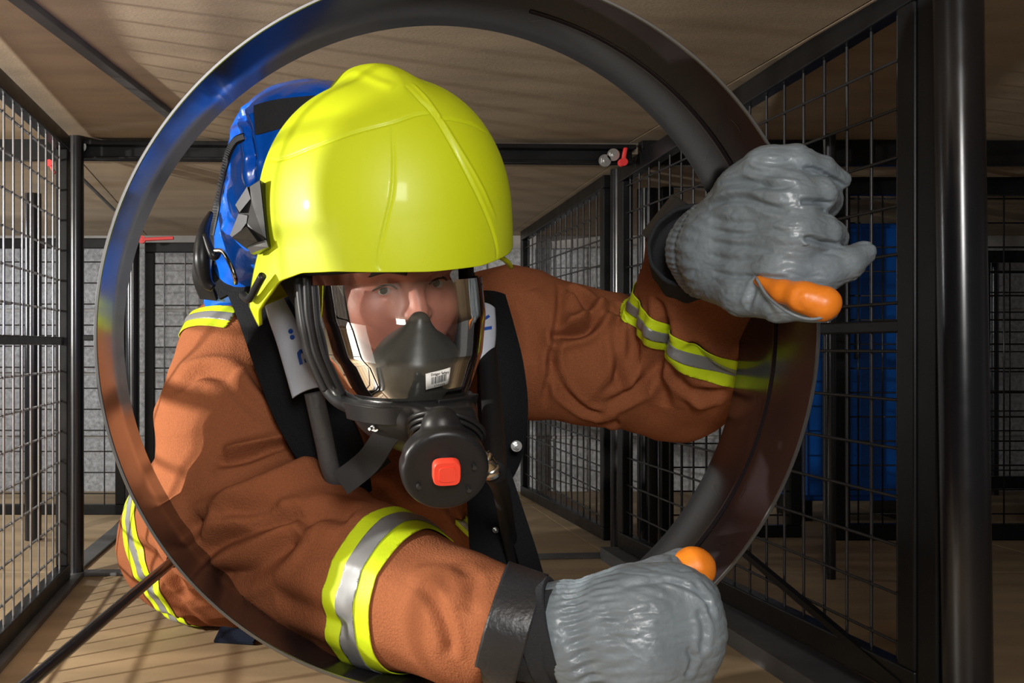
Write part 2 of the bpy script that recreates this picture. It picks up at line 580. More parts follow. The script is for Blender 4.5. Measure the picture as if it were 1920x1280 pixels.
def panel(label, a, b, zb, zt, pitch=0.075, fw=0.038, ft=0.03, r=0.0026, m=None, mid=None, single=True, off=0.5, brace=None, group=None, bolts=True):
    """framed mesh panel standing between plan points a and b, from zb to zt (zb/zt may be pairs)"""
    m = m or M_wire
    a = Vector((a[0], a[1], 0)); b = Vector((b[0], b[1], 0))
    zb = zb if isinstance(zb, tuple) else (zb, zb); zt = zt if isinstance(zt, tuple) else (zt, zt)
    d = (b - a); L = d.length; u = d.normalized(); nrm = u.cross(Vector((0, 0, 1)))
    Z = lambda s, p: Vector((0, 0, p[0] + (p[1] - p[0]) * s / L))
    root = thing('mesh_panel', label, 'mesh panel', tuple(a + Z(0, zb)), group)
    def rail(name, p, q):
        bm = bmesh.new(); add_bar(bm, p, q, ft, fw, hint=nrm.cross(q - p), bevel=0.003)
        return bm_obj(name, bm, M_black, root)
    def bar2(name, p, q, w, t):
        bm = bmesh.new()
        z = (q - p).normalized(); x = nrm; y = z.cross(x)
        R = Matrix((x, y, z)).transposed()
        add_box(bm, (p + q) / 2, (t, w, (q - p).length), R, 0.003)
        return bm_obj(name, bm, M_black, root)
    h = fw / 2
    bar2('top_rail', a + Z(0, zt) - Vector((0, 0, h)), b + Z(L, zt) - Vector((0, 0, h)), fw, ft)
    bar2('bottom_rail', a + Z(0, zb) + Vector((0, 0, h)), b + Z(L, zb) + Vector((0, 0, h)), fw, ft)
    bar2('stile', a + u * h + Z(h, zb) + Vector((0, 0, fw)), a + u * h + Z(h, zt) - Vector((0, 0, fw)), fw, ft)
    bar2('stile', b - u * h + Z(L - h, zb) + Vector((0, 0, fw)), b - u * h + Z(L - h, zt) - Vector((0, 0, fw)), fw, ft)
    if mid is not None:
        o = bar2('mid_rail', a + u * fw + Vector((0, 0, mid)), b - u * fw + Vector((0, 0, mid)), 0.02, 0.012)
    segs = []
    s = fw + pitch * off
    while s < L - fw - 0.01:
        segs.append((a + u * s + Z(s, zb) + Vector((0, 0, fw * .7)) + nrm * r, a + u * s + Z(s, zt) - Vector((0, 0, fw * .7)) + nrm * r))
        s += pitch
    z = max(zb) + fw + pitch * off
    while z < min(zt) - fw * 1.02:
        segs.append((a + u * fw * .7 + Vector((0, 0, z)) - nrm * r, b - u * fw * .7 + Vector((0, 0, z)) - nrm * r))
        z += pitch
    if single:
        for p, q in segs: wire_obj(p, q, r, m, root)
    else:
        bm = bmesh.new()
        for p, q in segs: add_cyl(bm, p, q, r, 6)
        o = bm_obj('wire_mesh', bm, m, root, smooth=True); o['kind'] = 'stuff'
    if brace:
        bm = bmesh.new(); add_bar(bm, brace[0], brace[1], 0.012, 0.012, hint=nrm)
        bm_obj('diagonal_brace', bm, M_black, root)
    return root

def post(label, p0, p1, r, cap=True, clip=None, group=None):
    p0, p1 = Vector(p0), Vector(p1)
    root = thing('steel_post', label, 'post', tuple(p0), group)
    bm = bmesh.new(); add_cyl(bm, p0, p1, r, 40)
    bm_obj('tube', bm, M_tube, root, smooth=True, angle=40)
    return root

def bolt(name, c, d, parent, r=0.007):
    bm = bmesh.new(); c, d = Vector(c), Vector(d).normalized()
    add_cyl(bm, c, c + d * 0.006, r, 6); add_cyl(bm, c + d * 0.006, c + d * 0.012, r * .55, 12)
    add_cyl(bm, c - d * 0.001, c + d * 0.0012, r * 1.5, 16)
    return bm_obj(name, bm, M_zinc, parent)

# left side of the crawl cage: x = -0.552
XL = -0.552
panel('left cage panel of brightly lit square mesh beside the camera', (XL, 1.05), (XL, 2.70), 0.012, CAMZ + 0.53, m=M_wire_lit, mid=CAMZ + 0.012, r=0.0028, bolts=False)
slab('floor_track', XL - 0.02, XL + 0.035, 0.6, 2.78, 0.0, 0.012, M_strip, kind='structure')
pl = post('round black post at the near left corner of the cage', (XL + .012, 2.78, 0), (XL + .012, 2.78, ZC), 0.022)
# right side
XR = 0.953
panel('right cage panel with a diagonal brace beside the raised glove', (XR, 1.585), (XR, 2.99), (0.07, 0.035), (CAMZ + .56, CAMZ + 0.50), mid=CAMZ + 0.03, fw=0.045, off=0.35,
      brace=(Vector((XR - .012, 1.62, 0.085)), Vector((XR - .012, 2.42, 0.22))))
slab('floor_track', XR - 0.06, XR + 0.04, 1.0, 3.0, 0.0, 0.035, M_strip, kind='structure')
pm = post('slim round black post behind the raised arm', (XR + .012, 3.06, 0), (XR + .012, 3.06, CAMZ + .505), 0.024)
pn = post('thick glossy round black post at the right near corner', (XR + .012, 1.50, 0), (XR - .004, 1.50, ZC), 0.031)
# dark channel beside the near post
ch = tag(slab('channel_post', XR - .012, XR + .028, 1.535, 1.583, 0, ZC, M_black, bevel=0.003), 'black square channel post between the round post and the right panel', 'post')
panel('mesh panel right of the helmet in the far bay', (XR, 3.12), (XR + .02, 4.30), (0.03, 0.0), (CAMZ + .50, CAMZ + 0.46), off=0.3)
# panels facing the camera, far
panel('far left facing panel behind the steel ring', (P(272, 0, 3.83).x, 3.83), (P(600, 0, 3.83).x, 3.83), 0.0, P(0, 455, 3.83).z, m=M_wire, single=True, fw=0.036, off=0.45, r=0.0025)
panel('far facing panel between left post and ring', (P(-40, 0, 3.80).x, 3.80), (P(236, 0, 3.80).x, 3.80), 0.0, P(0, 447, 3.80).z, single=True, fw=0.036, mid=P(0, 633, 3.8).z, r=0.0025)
post('round black post behind the left side of the ring', P(249, 975, 3.7) * 1 if False else (P(249, 0, 3.72).x, 3.72, 0), (P(249, 0, 3.72).x, 3.72, P(0, 440, 3.72).z), 0.0235)
panel('facing panel behind the left cage panel', (-1.62, 3.80), (-1.12, 3.80), 0.0, P(0, 447, 3.80).z, single=False, fw=0.036, mid=P(0, 633, 3.8).z,
      brace=(Vector((-1.58, 3.78, .36)), Vector((-1.14, 3.78, 0.05))))
post('dark square tube post seen through left mesh', (P(62, 0, 3.3).x, 3.3, 0), (P(62, 0, 3.3).x, 3.3, ZC2), 0.026)

# right region
panel('facing panel low behind the right arm', (P(1238, 0, 3.35).x, 3.35), (P(1500, 0, 3.35).x, 3.35), 0.0, P(0, 330, 3.35).z, single=True, off=.4, r=0.0025)
panel('facing panel behind the right near panel', (P(1560, 0, 3.30).x, 3.30), (P(1960, 0, 3.30).x, 3.30), 0.0, P(0, 335, 3.30).z, single=False, off=.4, fw=0.05)
panel('tall facing mesh panel far right beyond the thick post', (P(1600, 0, 4.05).x, 4.05), (P(2000, 0, 4.05).x, 4.05), 0.06, P(0, 470, 4.05).z, single=False, off=.3, fw=0.045)
post('round black post behind the right near panel', (P(1556, 0, 2.75).x, 2.75, 0), (P(1556, 0, 2.75).x, 2.75, ZC), 0.014)
post('square black post behind the right near panel', (P(1214, 0, 3.2).x, 3.2, 0), (P(1214, 0, 3.2).x, 3.2, ZC2), 0.03)
post('grey pipe on the far right wall', (P(1862, 0, 4.3).x, 4.3, 0), (P(1862, 0, 4.3).x, 4.3, 0.95), 0.02)

# blue locker behind the right panel
lk = thing('blue_locker', 'tall bright blue locker behind the right mesh panels', 'locker', (2.12, 3.75, 0))
x0, x1 = P(1512, 0, 3.62).x, P(1722, 0, 3.62).x
y0 = 3.62
bm = bmesh.new(); add_box(bm, ((x0 + x1) / 2, y0 + 0.13, (0.07 + CAMZ + .42) / 2), (x1 - x0, 0.22, CAMZ + .42 - 0.07), None, 0.006); bm_obj('body', bm, M_blue, lk)
xm = x0 + 0.14
for q0, q1 in ((x0 + .004, xm - .004), (xm + .004, x1 - .004)):
    bm = bmesh.new(); add_box(bm, ((q0 + q1) / 2, y0 + 0.012, (0.09 + CAMZ + .40) / 2), (q1 - q0, 0.014, CAMZ + .40 - 0.09), None, 0.003); bm_obj('door', bm, M_blue, lk)
bm = bmesh.new(); add_box(bm, (xm + .03, y0 - .002, .6), (.012, .02, .09), None, .004); bm_obj('handle', bm, M_black, lk)
for q in (x0 + .02, x1 - .02):
    bm = bmesh.new(); add_box(bm, (q, y0 + .13, .035), (.03, .2, .07)); bm_obj('foot', bm, M_black, lk)

# ceiling beams and strips
def beam(name, label, a, b, w, h, m=None, cat='beam'):
    bm = bmesh.new(); add_bar(bm, a, b, w, h, bevel=0.002)
    o = bm_obj(name, bm, m or M_black)
    return tag(o, label, cat)
cb = thing('cross_beam', 'black steel cross beam under the ceiling behind the helmet', 'beam', (0, 2.9, CAMZ + .51))
z1 = P(0, 265, 2.76).z
a, b = P(128, 266, 2.82), P(1186, 275, 2.84)
def lbeam(bm, a, b):
    add_bar(bm, a + Vector((0, 0, -0.004)), b + Vector((0, 0, -0.004)), 0.045, 0.008)
    add_bar(bm, a + Vector((0, 0.01, -0.028)), b + Vector((0, 0.01, -0.028)), 0.02, 0.05, bevel=0.002)
bm = bmesh.new()
add_bar(bm, a + Vector((0, -.012, -0.006)), b + Vector((0, -.012, -0.006)), 0.04, 0.012, bevel=0.002)
bm_obj('flange', bm, M_black, cb)
bm = bmesh.new()
add_bar(bm, a + Vector((0, 0.008, -0.026)), b + Vector((0, 0.008, -0.026)), 0.012, 0.045, bevel=0.002)
bm_obj('web', bm, M_black, cb)
bm = bmesh.new()
add_bar(bm, a + Vector((0, 0, -0.043)), b + Vector((0, 0, -0.043)), 0.035, 0.007, bevel=0.002)
bm_obj('flange', bm, M_black, cb)
for q in ((150, 275, 2.79), (1134, 301, 2.80), (1150, 290, 2.80)):
    bolt('bolt', P(*q), (0, -1, 0), cb, 0.011)
beam('cross_beam', 'black cross beam outside the cage on the left', P(-520, 278, 2.83), P(124, 280, 2.83), 0.03, 0.06)
beam('cross_beam', 'black cross beam right of the red lever behind the right panel', P(1200, 288, 2.83), P(2700, 288, 2.83), 0.03, 0.065)
beam('cross_beam', 'black cross beam far right beyond the thick post', P(1560, 322, 3.2), P(2050, 322, 3.2), 0.04, 0.045)
beam('cross_beam', 'lower black cross beam far right beyond the thick post', P(1560, 352, 3.24), P(2050, 352, 3.24), 0.04, 0.045)
a, b = P(20, -20, 1.63), P(320, 228, 2.50); a.z = b.z = ZC - 0.006
beam('ceiling_strip', 'flat dark steel strip running along the ceiling at upper left', a, b, 0.026, 0.012, M_strip, 'strip')
a, b = P(150, 306, 2.95), P(216, 396, 3.7); a.z = b.z = ZC2 - 0.002
beam('ceiling_strip', 'thin dark strip on the lower far ceiling', a, b, 0.012, 0.005, M_strip, 'strip')
a, b = P(120, 1082, 2.76), P(248, 975, 3.68); a.z = b.z = 0.004
beam('floor_strip', 'flat dark steel strip on the floor between the left posts', a, b, 0.055, 0.008, M_strip, 'strip')
beam('floor_strip', 'dark floor strip across the cage at the near left post', Vector((XL + .03, 2.80, .004)), Vector((-.2, 2.82, .004)), 0.05, 0.008, M_strip, 'strip')
beam('floor_strip', 'dark floor strip across the cage behind the lower glove', Vector((.3, 2.98, .004)), Vector((XR, 3.04, .004)), 0.05, 0.008, M_strip, 'strip')

# red levers
def lever(label, c, d, L=0.05, w=0.014):
    root = thing('locking_lever', label, 'lever', c)
    c = Vector(c); d = Vector(d).normalized()
    bm = bmesh.new(); add_bar(bm, c, c + d * L, w, w * .6, bevel=0.002); bm_obj('arm', bm, M_red, root)
    bm = bmesh.new(); add_cyl(bm, c + Vector((0, -.008, 0)), c + Vector((0, .012, 0)), w * .75, 16); bm_obj('hub', bm, M_red, root, smooth=True, angle=40)
    return root
lever('red locking lever on top of the post behind the raised arm', P(1168, 304, 2.78), (.18, 0, 1), 0.038)
lever('red locking lever on the far left facing panel', P(266, 449, 3.68), (1, 0, 0.05), 0.11, 0.018)
lever('small red locking lever at the top of the left cage panel', P(93, 306, 2.76), (0.5, 0, -1), 0.03, 0.012)
# ------------------------------------------------------------------ the steel ring
M_ring = mat('dark_painted_steel', (0.018, 0.015, 0.017), 0.17, metal=0.0, spec=0.5, var=0.2, var_scale=3, rough_var=0.06, bump=0.12, bump_scale=500, bump_dist=0.0004)
M_ring.node_tree.nodes['Principled BSDF'].inputs['IOR'].default_value = 1.6
M_ringedge = mat('bare_cut_edge', (0.22, 0.22, 0.22), 0.35, metal=1.0)
def make_ring():
    D0, D1 = 1.22, 1.432
    c = P(857, 624, D0); R = 682 / F * D0
    root = thing('steel_ring', 'large black steel hoop the firefighter crawls through', 'ring', (c.x, D0, c.z - R))
    n = 220; V = []; Fc = []
    th = 0.0035
    prof = [(D0, R - th), (D0 + .06, R - th), (D0 + .1, R - th + .0006), (D1 - .004, R - th), (D1, R - th * .5), (D1, R), (D0, R)]
    m = len(prof)
    for k in range(n):
        a = 2 * math.pi * k / n
        dr = 1 + 0.006 * math.cos(2 * (a - 0.9)) + 0.0012 * math.sin(5 * a)
        for y, r in prof:
            V.append((c.x + math.cos(a) * r * dr, y, c.z + math.sin(a) * r * dr))
    for k in range(n):
        k2 = (k + 1) % n
        for j in range(m):
            j2 = (j + 1) % m
            Fc.append((k * m + j, k * m + j2, k2 * m + j2, k2 * m + j))
    o = mesh_obj('band', V, Fc, M_ring, root)
    o.data.set_sharp_from_angle(angle=math.radians(30))
    V = []; Fc = []
    for k in range(n):
        a = 2 * math.pi * k / n
        dr = 1 + 0.006 * math.cos(2 * (a - 0.9)) + 0.0012 * math.sin(5 * a)
        for y, r in ((D0 - .0008, R - th + .0004), (D0 - .0008, R - .0004), (D0 + .0005, R + .0005), (D0 + .0005, R - th - .0005)):
            V.append((c.x + math.cos(a) * r * dr, y, c.z + math.sin(a) * r * dr))
    for k in range(n):
        k2 = (k + 1) % n
        for j in range(4):
            j2 = (j + 1) % 4
            Fc.append((k * 4 + j, k * 4 + j2, k2 * 4 + j2, k2 * 4 + j))
    o = mesh_obj('worn_edge', V, Fc, M_ringedge, root, smooth=False); o['label'] = 'bright scratched front edge'
    # the raised seam that runs round the right half of the band
    V = []; Fc = []; cnt = 0
    for k in range(120):
        a = math.radians(-75 + 150 * k / 119)
        dr = 1 + 0.006 * math.cos(2 * (a - 0.9))
        for y, r in ((D0 + .10, R - th), (D0 + .104, R - th - .002), (D0 + .108, R - th - .002), (D0 + .112, R - th)):
            V.append((c.x + math.cos(a) * r * dr, y, c.z + math.sin(a) * r * dr))
    for k in range(119):
        for j in range(3):
            Fc.append((k * 4 + j, (k + 1) * 4 + j, (k + 1) * 4 + j + 1, k * 4 + j + 1))
    mesh_obj('seam', V, Fc, M_ring, root)
    # thin scratches
    rs = random.Random(4); V = []; Fc = []
    for s in range(34):
        a0 = math.radians(rs.uniform(-62, 85)); y0 = rs.uniform(D0 + .01, D1 - .02)
        da = rs.uniform(-.05, .05); dy = rs.uniform(-.03, .03); cur = rs.uniform(-.02, .02); st = 8
        w = rs.uniform(.0002, .00045)
        b = len(V)
        for i in range(st + 1):
            t = i / st; a = a0 + da * t; y = min(max(y0 + dy * t + cur * t * (1 - t), D0 + .004), D1 - .006)
            dr = 1 + 0.006 * math.cos(2 * (a - 0.9)) + 0.0012 * math.sin(5 * a)
            r = (R - th) * dr - .0006
            for e in (-w, w):
                V.append((c.x + math.cos(a) * r, y + e, c.z + math.sin(a) * r))
        for i in range(st):
            Fc.append((b + 2 * i, b + 2 * i + 1, b + 2 * i + 3, b + 2 * i + 2))
    o = mesh_obj('scratches', V, Fc, M_ringedge, root); o['kind'] = 'stuff'
    return root
make_ring()
rod = thing('support_rod', 'black steel rod bracing the ring at lower left', 'rod', tuple(P(20, 1305, .95)))
a, b = P(20, 1308, .95), P(328, 1048, 1.425)
bm = bmesh.new(); add_cyl(bm, a, b, .0066, 24); bm_obj('rod', bm, M_tube, rod, smooth=True, angle=40)
bm = bmesh.new(); add_cyl(bm, a + (b - a) * .978, b, .009, 20); bm_obj('end_fitting', bm, M_black, rod, smooth=True, angle=40)
# ------------------------------------------------------------------ head frame: the wearer looks towards the camera and a little to its right
def ang_frame(yaw, pitch, roll):
    fwd = Vector((math.sin(yaw) * math.cos(pitch), -math.cos(yaw) * math.cos(pitch), math.sin(pitch)))
    right = Vector((math.cos(yaw), math.sin(yaw), 0))
    up = right.cross(-fwd)
    R = Quaternion(fwd, roll)
    right = R @ right; up = R @ up
    return right, fwd, up
HR, HF, HU = ang_frame(math.radians(20), math.radians(-6), math.radians(8))
if HU.z < 0: HU = -HU
HC = P(718, 405, 1.22)
def H(x, f, z):
    return HC + HR * x + HF * f + HU * z
Mh = np.array([HR, HF, HU])      # rows = axes

M_helmet = mat('fluorescent_yellow_shell', (0.48, 0.56, 0.003), 0.52, coat=0.1, spec=0.5, bump=0.03, bump_scale=60)
M_blk = mat('black_plastic', (0.010, 0.010, 0.011), 0.38, spec=0.35, bump=0.05, bump_scale=400, bump_dist=0.0005)
M_rub = mat('black_rubber', (0.008, 0.008, 0.009), 0.55, spec=0.25, bump=0.1, bump_scale=500, bump_dist=0.0005)
M_rub3 = mat('lit_grey_plastic', (0.028, 0.026, 0.023), 0.35, var=0.3, var_scale=60)  # paler facets of the black bracket: light from the left put into the colour
M_rub2 = mat('dark_grey_rubber', (0.022, 0.022, 0.023), 0.45, spec=0.35)

# ------------------------------------------------------------------ helmet shell
def make_helmet():
    root = thing('fire_helmet', 'glossy fluorescent yellow fire helmet worn low over the face mask', 'helmet', tuple(H(0, 0, -.08)))
    NA, NE = 620, 330
    rx, ryf, ryb, rz = 0.1385, 0.158, 0.185, 0.154
    # rim height (local z) as a function of azimuth, 0 = straight ahead, + = to the camera's right
    ra = [-180, -150, -125, -112, -103, -95, -84, -68, -50, -30, -10, 15, 40, 60, 80, 100, 115, 135, 180]
    rzv = [-.090, -.092, -.098, -.116, -.112, -.084, -.058, -.048, -.0475, -.051, -.055, -.056, -.050, -.042, -.036, -.06, -.08, -.092, -.090]
    V = np.zeros((NA * NE, 3)); 
    az = np.radians(np.linspace(-180, 180, NA, endpoint=False))
    rim = np.interp(np.degrees(az), ra, rzv)
    ker = np.ones(9) / 9
    rim = np.convolve(np.concatenate([rim[-4:], rim, rim[:4]]), ker, 'valid')
    for j in range(NE):
        t = j / (NE - 1)          # 0 at the crown, 1 at the rim
        # polar angle down to the rim
        def zr(phi):
            return rz * np.cos(phi)
        phir = np.arccos(np.clip(rim / rz, -1, 1))
        phi = phir * t
        ry = np.where(np.cos(az) > 0, ryf, ryb)
        # superellipse flank: stays wide below the equator instead of curling in
        s = np.where(phi < math.pi / 2, np.sin(phi) ** 0.86, 1 - 0.35 * (1 - np.sin(phi)))
        x = np.sin(az) * rx * s; y = np.cos(az) * ry * s; z = rz * np.cos(phi)
        # temples flare outwards at the side skirts
        fl = np.clip((-z - 0.02) / 0.07, 0, 1) * np.exp(-((np.abs(np.degrees(az)) - 108) / 26) ** 2)
        k = 1 + 0.22 * fl
        # the front flares slightly forward at the brow
        k = k + 0.02 * np.clip((-z) / 0.08, 0, 1) * np.exp(-(np.degrees(az) / 55) ** 2)
        V[j * NA:(j + 1) * NA] = np.stack([x * k, y * k, z], 1)
    Q = []
    idx = np.arange(NA)
    for j in range(NE - 1):
        a = j * NA + idx; b = j * NA + (idx + 1) % NA
        Q.append(np.stack([a, a + NA, b + NA, b], 1))
    Q = np.concatenate(Q)
    # comb: a broad crest front to back along the middle of the crown
    x, y, z = V[:, 0].copy(), V[:, 1].copy(), V[:, 2].copy()
    el = np.clip((z + 0.02) / 0.17, 0, 1)
    crest = 0.022 * np.exp(-(np.abs(x) / 0.022) ** 2.2) * np.clip((z - 0.01) / 0.12, 0, 1) ** 0.9 * np.clip((0.12 - y) / 0.17, 0, 1) ** .8
    rr = np.linalg.norm(V, axis=1)[:, None]
    V = V + V / rr * crest[:, None]
    # raised front panel between two seams that run from the crown to the brow
    azd = np.degrees(np.arctan2(x, y))
    W = V @ Mh + np.array(HC)
    # seams traced on the shell
    bvh = bvh_of(W, Q)
    N = normals_of(W, Q)
    if (N * (W - np.array(HC))).sum(1).mean() < 0:
        Q = Q[:, ::-1]; N = -N
    W = carve(W, N, bvh, [
        ([(500, 300), (530, 298), (585, 277), (660, 250), (738, 229), (780, 215), (812, 212)], 0.0016, 0.0022),
        ([(735, 232), (738, 300), (735, 360), (722, 420), (711, 470), (710, 497), (718, 508)], 0.0016, 0.0019),
        ([(760, 160), (785, 185), (812, 213), (842, 262), (874, 322), (905, 385), (926, 440), (932, 478), (922, 497)], 0.0018, 0.0024),
        ([(772, 155), (800, 185), (826, 222), (862, 280), (900, 345), (930, 410)], 0.0022, -0.0016),
        ([(822, 221), (850, 224), (885, 233), (915, 250)], 0.0016, 0.002),
        ([(640, 150), (665, 135), (700, 150), (740, 165)], 0.006, -0.0012),
    ], lip=0.0)
    # front panel stands a little proud
    d = W - np.array(HC)
    pv = np.stack([CX + W[:, 0] / W[:, 1] * F, CY - (W[:, 2] - CAMZ) / W[:, 1] * F], 1)
    # inner shell
    N = normals_of(W, Q)
    inner = W - N * 0.0045
    n0 = len(W)
    VV = np.concatenate([W, inner])
    QQ = np.concatenate([Q, Q[:, ::-1] + n0])
    a = (NE - 1) * NA + idx; b = (NE - 1) * NA + (idx + 1) % NA
    QQ = np.concatenate([QQ, np.stack([a, a + n0, b + n0, b], 1)])
    o = mesh_obj('shell', VV, QQ, M_helmet, root)
    # black edge trim at the side lobe
    # black stepped lamp bracket on the left temple
    bm = bmesh.new()
    A = [(488, 336), (502, 462), (470, 473), (458, 458), (433, 440), (447, 402), (440, 385), (462, 352)]
    d0, d1 = 1.235, 1.205
    front = [P(px, py, 1.165 if i < 2 else 1.19) for i, (px, py) in enumerate(A)]
    back = [p + Vector((0.012, 0.05, 0)) for p in front]
    vs = [bm.verts.new(p) for p in front] + [bm.verts.new(p) for p in back]
    n = len(A)
    bm.faces.new(vs[:n]); bm.faces.new(vs[n:][::-1])
    for i in range(n):
        bm.faces.new((vs[i], vs[i + n], vs[(i + 1) % n + n], vs[(i + 1) % n]))
    bmesh.ops.recalc_face_normals(bm, faces=bm.faces)
    bmesh.ops.bevel(bm, geom=list(bm.edges), offset=0.0012, segments=2, affect='EDGES')
    br = bm_obj('lamp_bracket', bm, M_blk, root); br['label'] = 'black stepped side bracket'
    for poly in ([(463, 350), (441, 384), (449, 398), (470, 372)], [(447, 401), (431, 441), (440, 447), (462, 418), (464, 404)],
                 [(434, 445), (459, 464), (482, 452), (462, 424)], [(462, 460), (470, 475), (503, 463), (499, 450)]):
        bm = bmesh.new()
        front = [P(px, py, 1.183 if px < 480 else 1.16) for px, py in poly]
        vs = [bm.verts.new(p) for p in front] + [bm.verts.new(p + Vector((.003, .02, 0))) for p in front]
        n = len(poly); bm.faces.new(vs[:n]); bm.faces.new(vs[n:][::-1])
        for i in range(n): bm.faces.new((vs[i], vs[i + n], vs[(i + 1) % n + n], vs[(i + 1) % n]))
        bmesh.ops.recalc_face_normals(bm, faces=bm.faces)
        bm_obj('bracket_step', bm, M_rub3, br)
    # black comb insert behind the left lobe
    tube('edge_trim', [P(455, 552, 1.225), P(468, 560, 1.205), P(482, 535, 1.18), P(492, 517, 1.165)], 0.0048, M_blk, root, seg=10)
    # chin strap anchor in yellow at the right
    tube('chin_strap', [P(930, 478, 1.2), P(948, 488, 1.21), P(958, 500, 1.25)], 0.003, M_helmet, root, seg=8)
    ribbon('neck_curtain', [P(556, 505, 1.235), P(580, 570, 1.245), P(606, 650, 1.26), P(634, 730, 1.285)], [.052, .036, .030, .02], [(-.35, -1, .1)] * 4, .004, M_rub, root)
    # dark padding inside
    liner = sd_ell(H(0, -0.01, 0.0), (0.126, 0.15, 0.14), Matrix((HR, HF, HU)).transposed())
    pl = sd_plane(H(0, 0, -0.055), -HU)
    hollow = sd_ell(H(0, 0.0, -0.02), (0.108, 0.128, 0.125), Matrix((HR, HF, HU)).transposed())
    f = lambda p: np.maximum(np.maximum(liner(p), pl(p)), -hollow(p))
    c = np.array(HC)
    V, Q = surface_nets(f, c - .2, c + .2, 0.005)
    mesh_obj('inner_padding', V, Q, M_rub, root)
    return root
make_helmet()

# ------------------------------------------------------------------ breathing mask
def glass_mat(name, tint=(0.93, 0.95, 0.94), gloss=1.0):
    m = bpy.data.materials.new(name); m.use_nodes = True
    n, l = nodes_of(m)
    n.remove(n['Principled BSDF'])
    tr = n.new('ShaderNodeBsdfTransparent'); tr.inputs[0].default_value = (*tint, 1)
    gl = n.new('ShaderNodeBsdfGlossy'); gl.inputs['Roughness'].default_value = 0.02
    fr = n.new('ShaderNodeFresnel'); fr.inputs['IOR'].default_value = 1.5
    mu = n.new('ShaderNodeMath'); mu.operation = 'MULTIPLY'; mu.inputs[1].default_value = gloss; mu.use_clamp = True
    mx = n.new('ShaderNodeMixShader')
    l.new(fr.outputs[0], mu.inputs[0]); l.new(mu.outputs[0], mx.inputs[0])
    l.new(tr.outputs[0], mx.inputs[1]); l.new(gl.outputs[0], mx.inputs[2])
    l.new(mx.outputs[0], n['Material Output'].inputs['Surface'])
    return m
M_lens = glass_mat('clear_lens', gloss=1.6)
M_white = mat('white_label', (0.75, 0.74, 0.70), 0.5)
M_ink = mat('black_ink', (0.02, 0.02, 0.02), 0.6)
M_btn = mat('red_button', (0.85, 0.06, 0.03), 0.45)
M_chrome = mat('chrome', (0.6, 0.57, 0.52), 0.18, metal=1.0)

# mask frame: same yaw as the head, lens as a barrel; u in [-1,1] round, v 0 top .. 1 bottom
MR, MF, MU = ang_frame(math.radians(13), math.radians(-4), math.radians(4))
if MU.z < 0: MU = -MU
MC = P(738, 603, 1.19)
def lens_pt(u, v, off=0.0):
    z = 0.046 - 0.132 * v
    hw = np.interp(v, [0, .3, .6, .85, 1.0], [0.092, 0.0915, 0.084, 0.070, 0.060]) + off
    dp = np.interp(v, [0, .3, .6, .85, 1.0], [0.105, 0.118, 0.122, 0.116, 0.108]) + off
    a = u * math.radians(92)
    s, c = math.sin(a), math.cos(a)
    x = hw * math.copysign(abs(s) ** 0.85, s); y = dp * math.copysign(abs(c) ** 0.8, c)
    return MC + MR * x + MF * y + MU * z

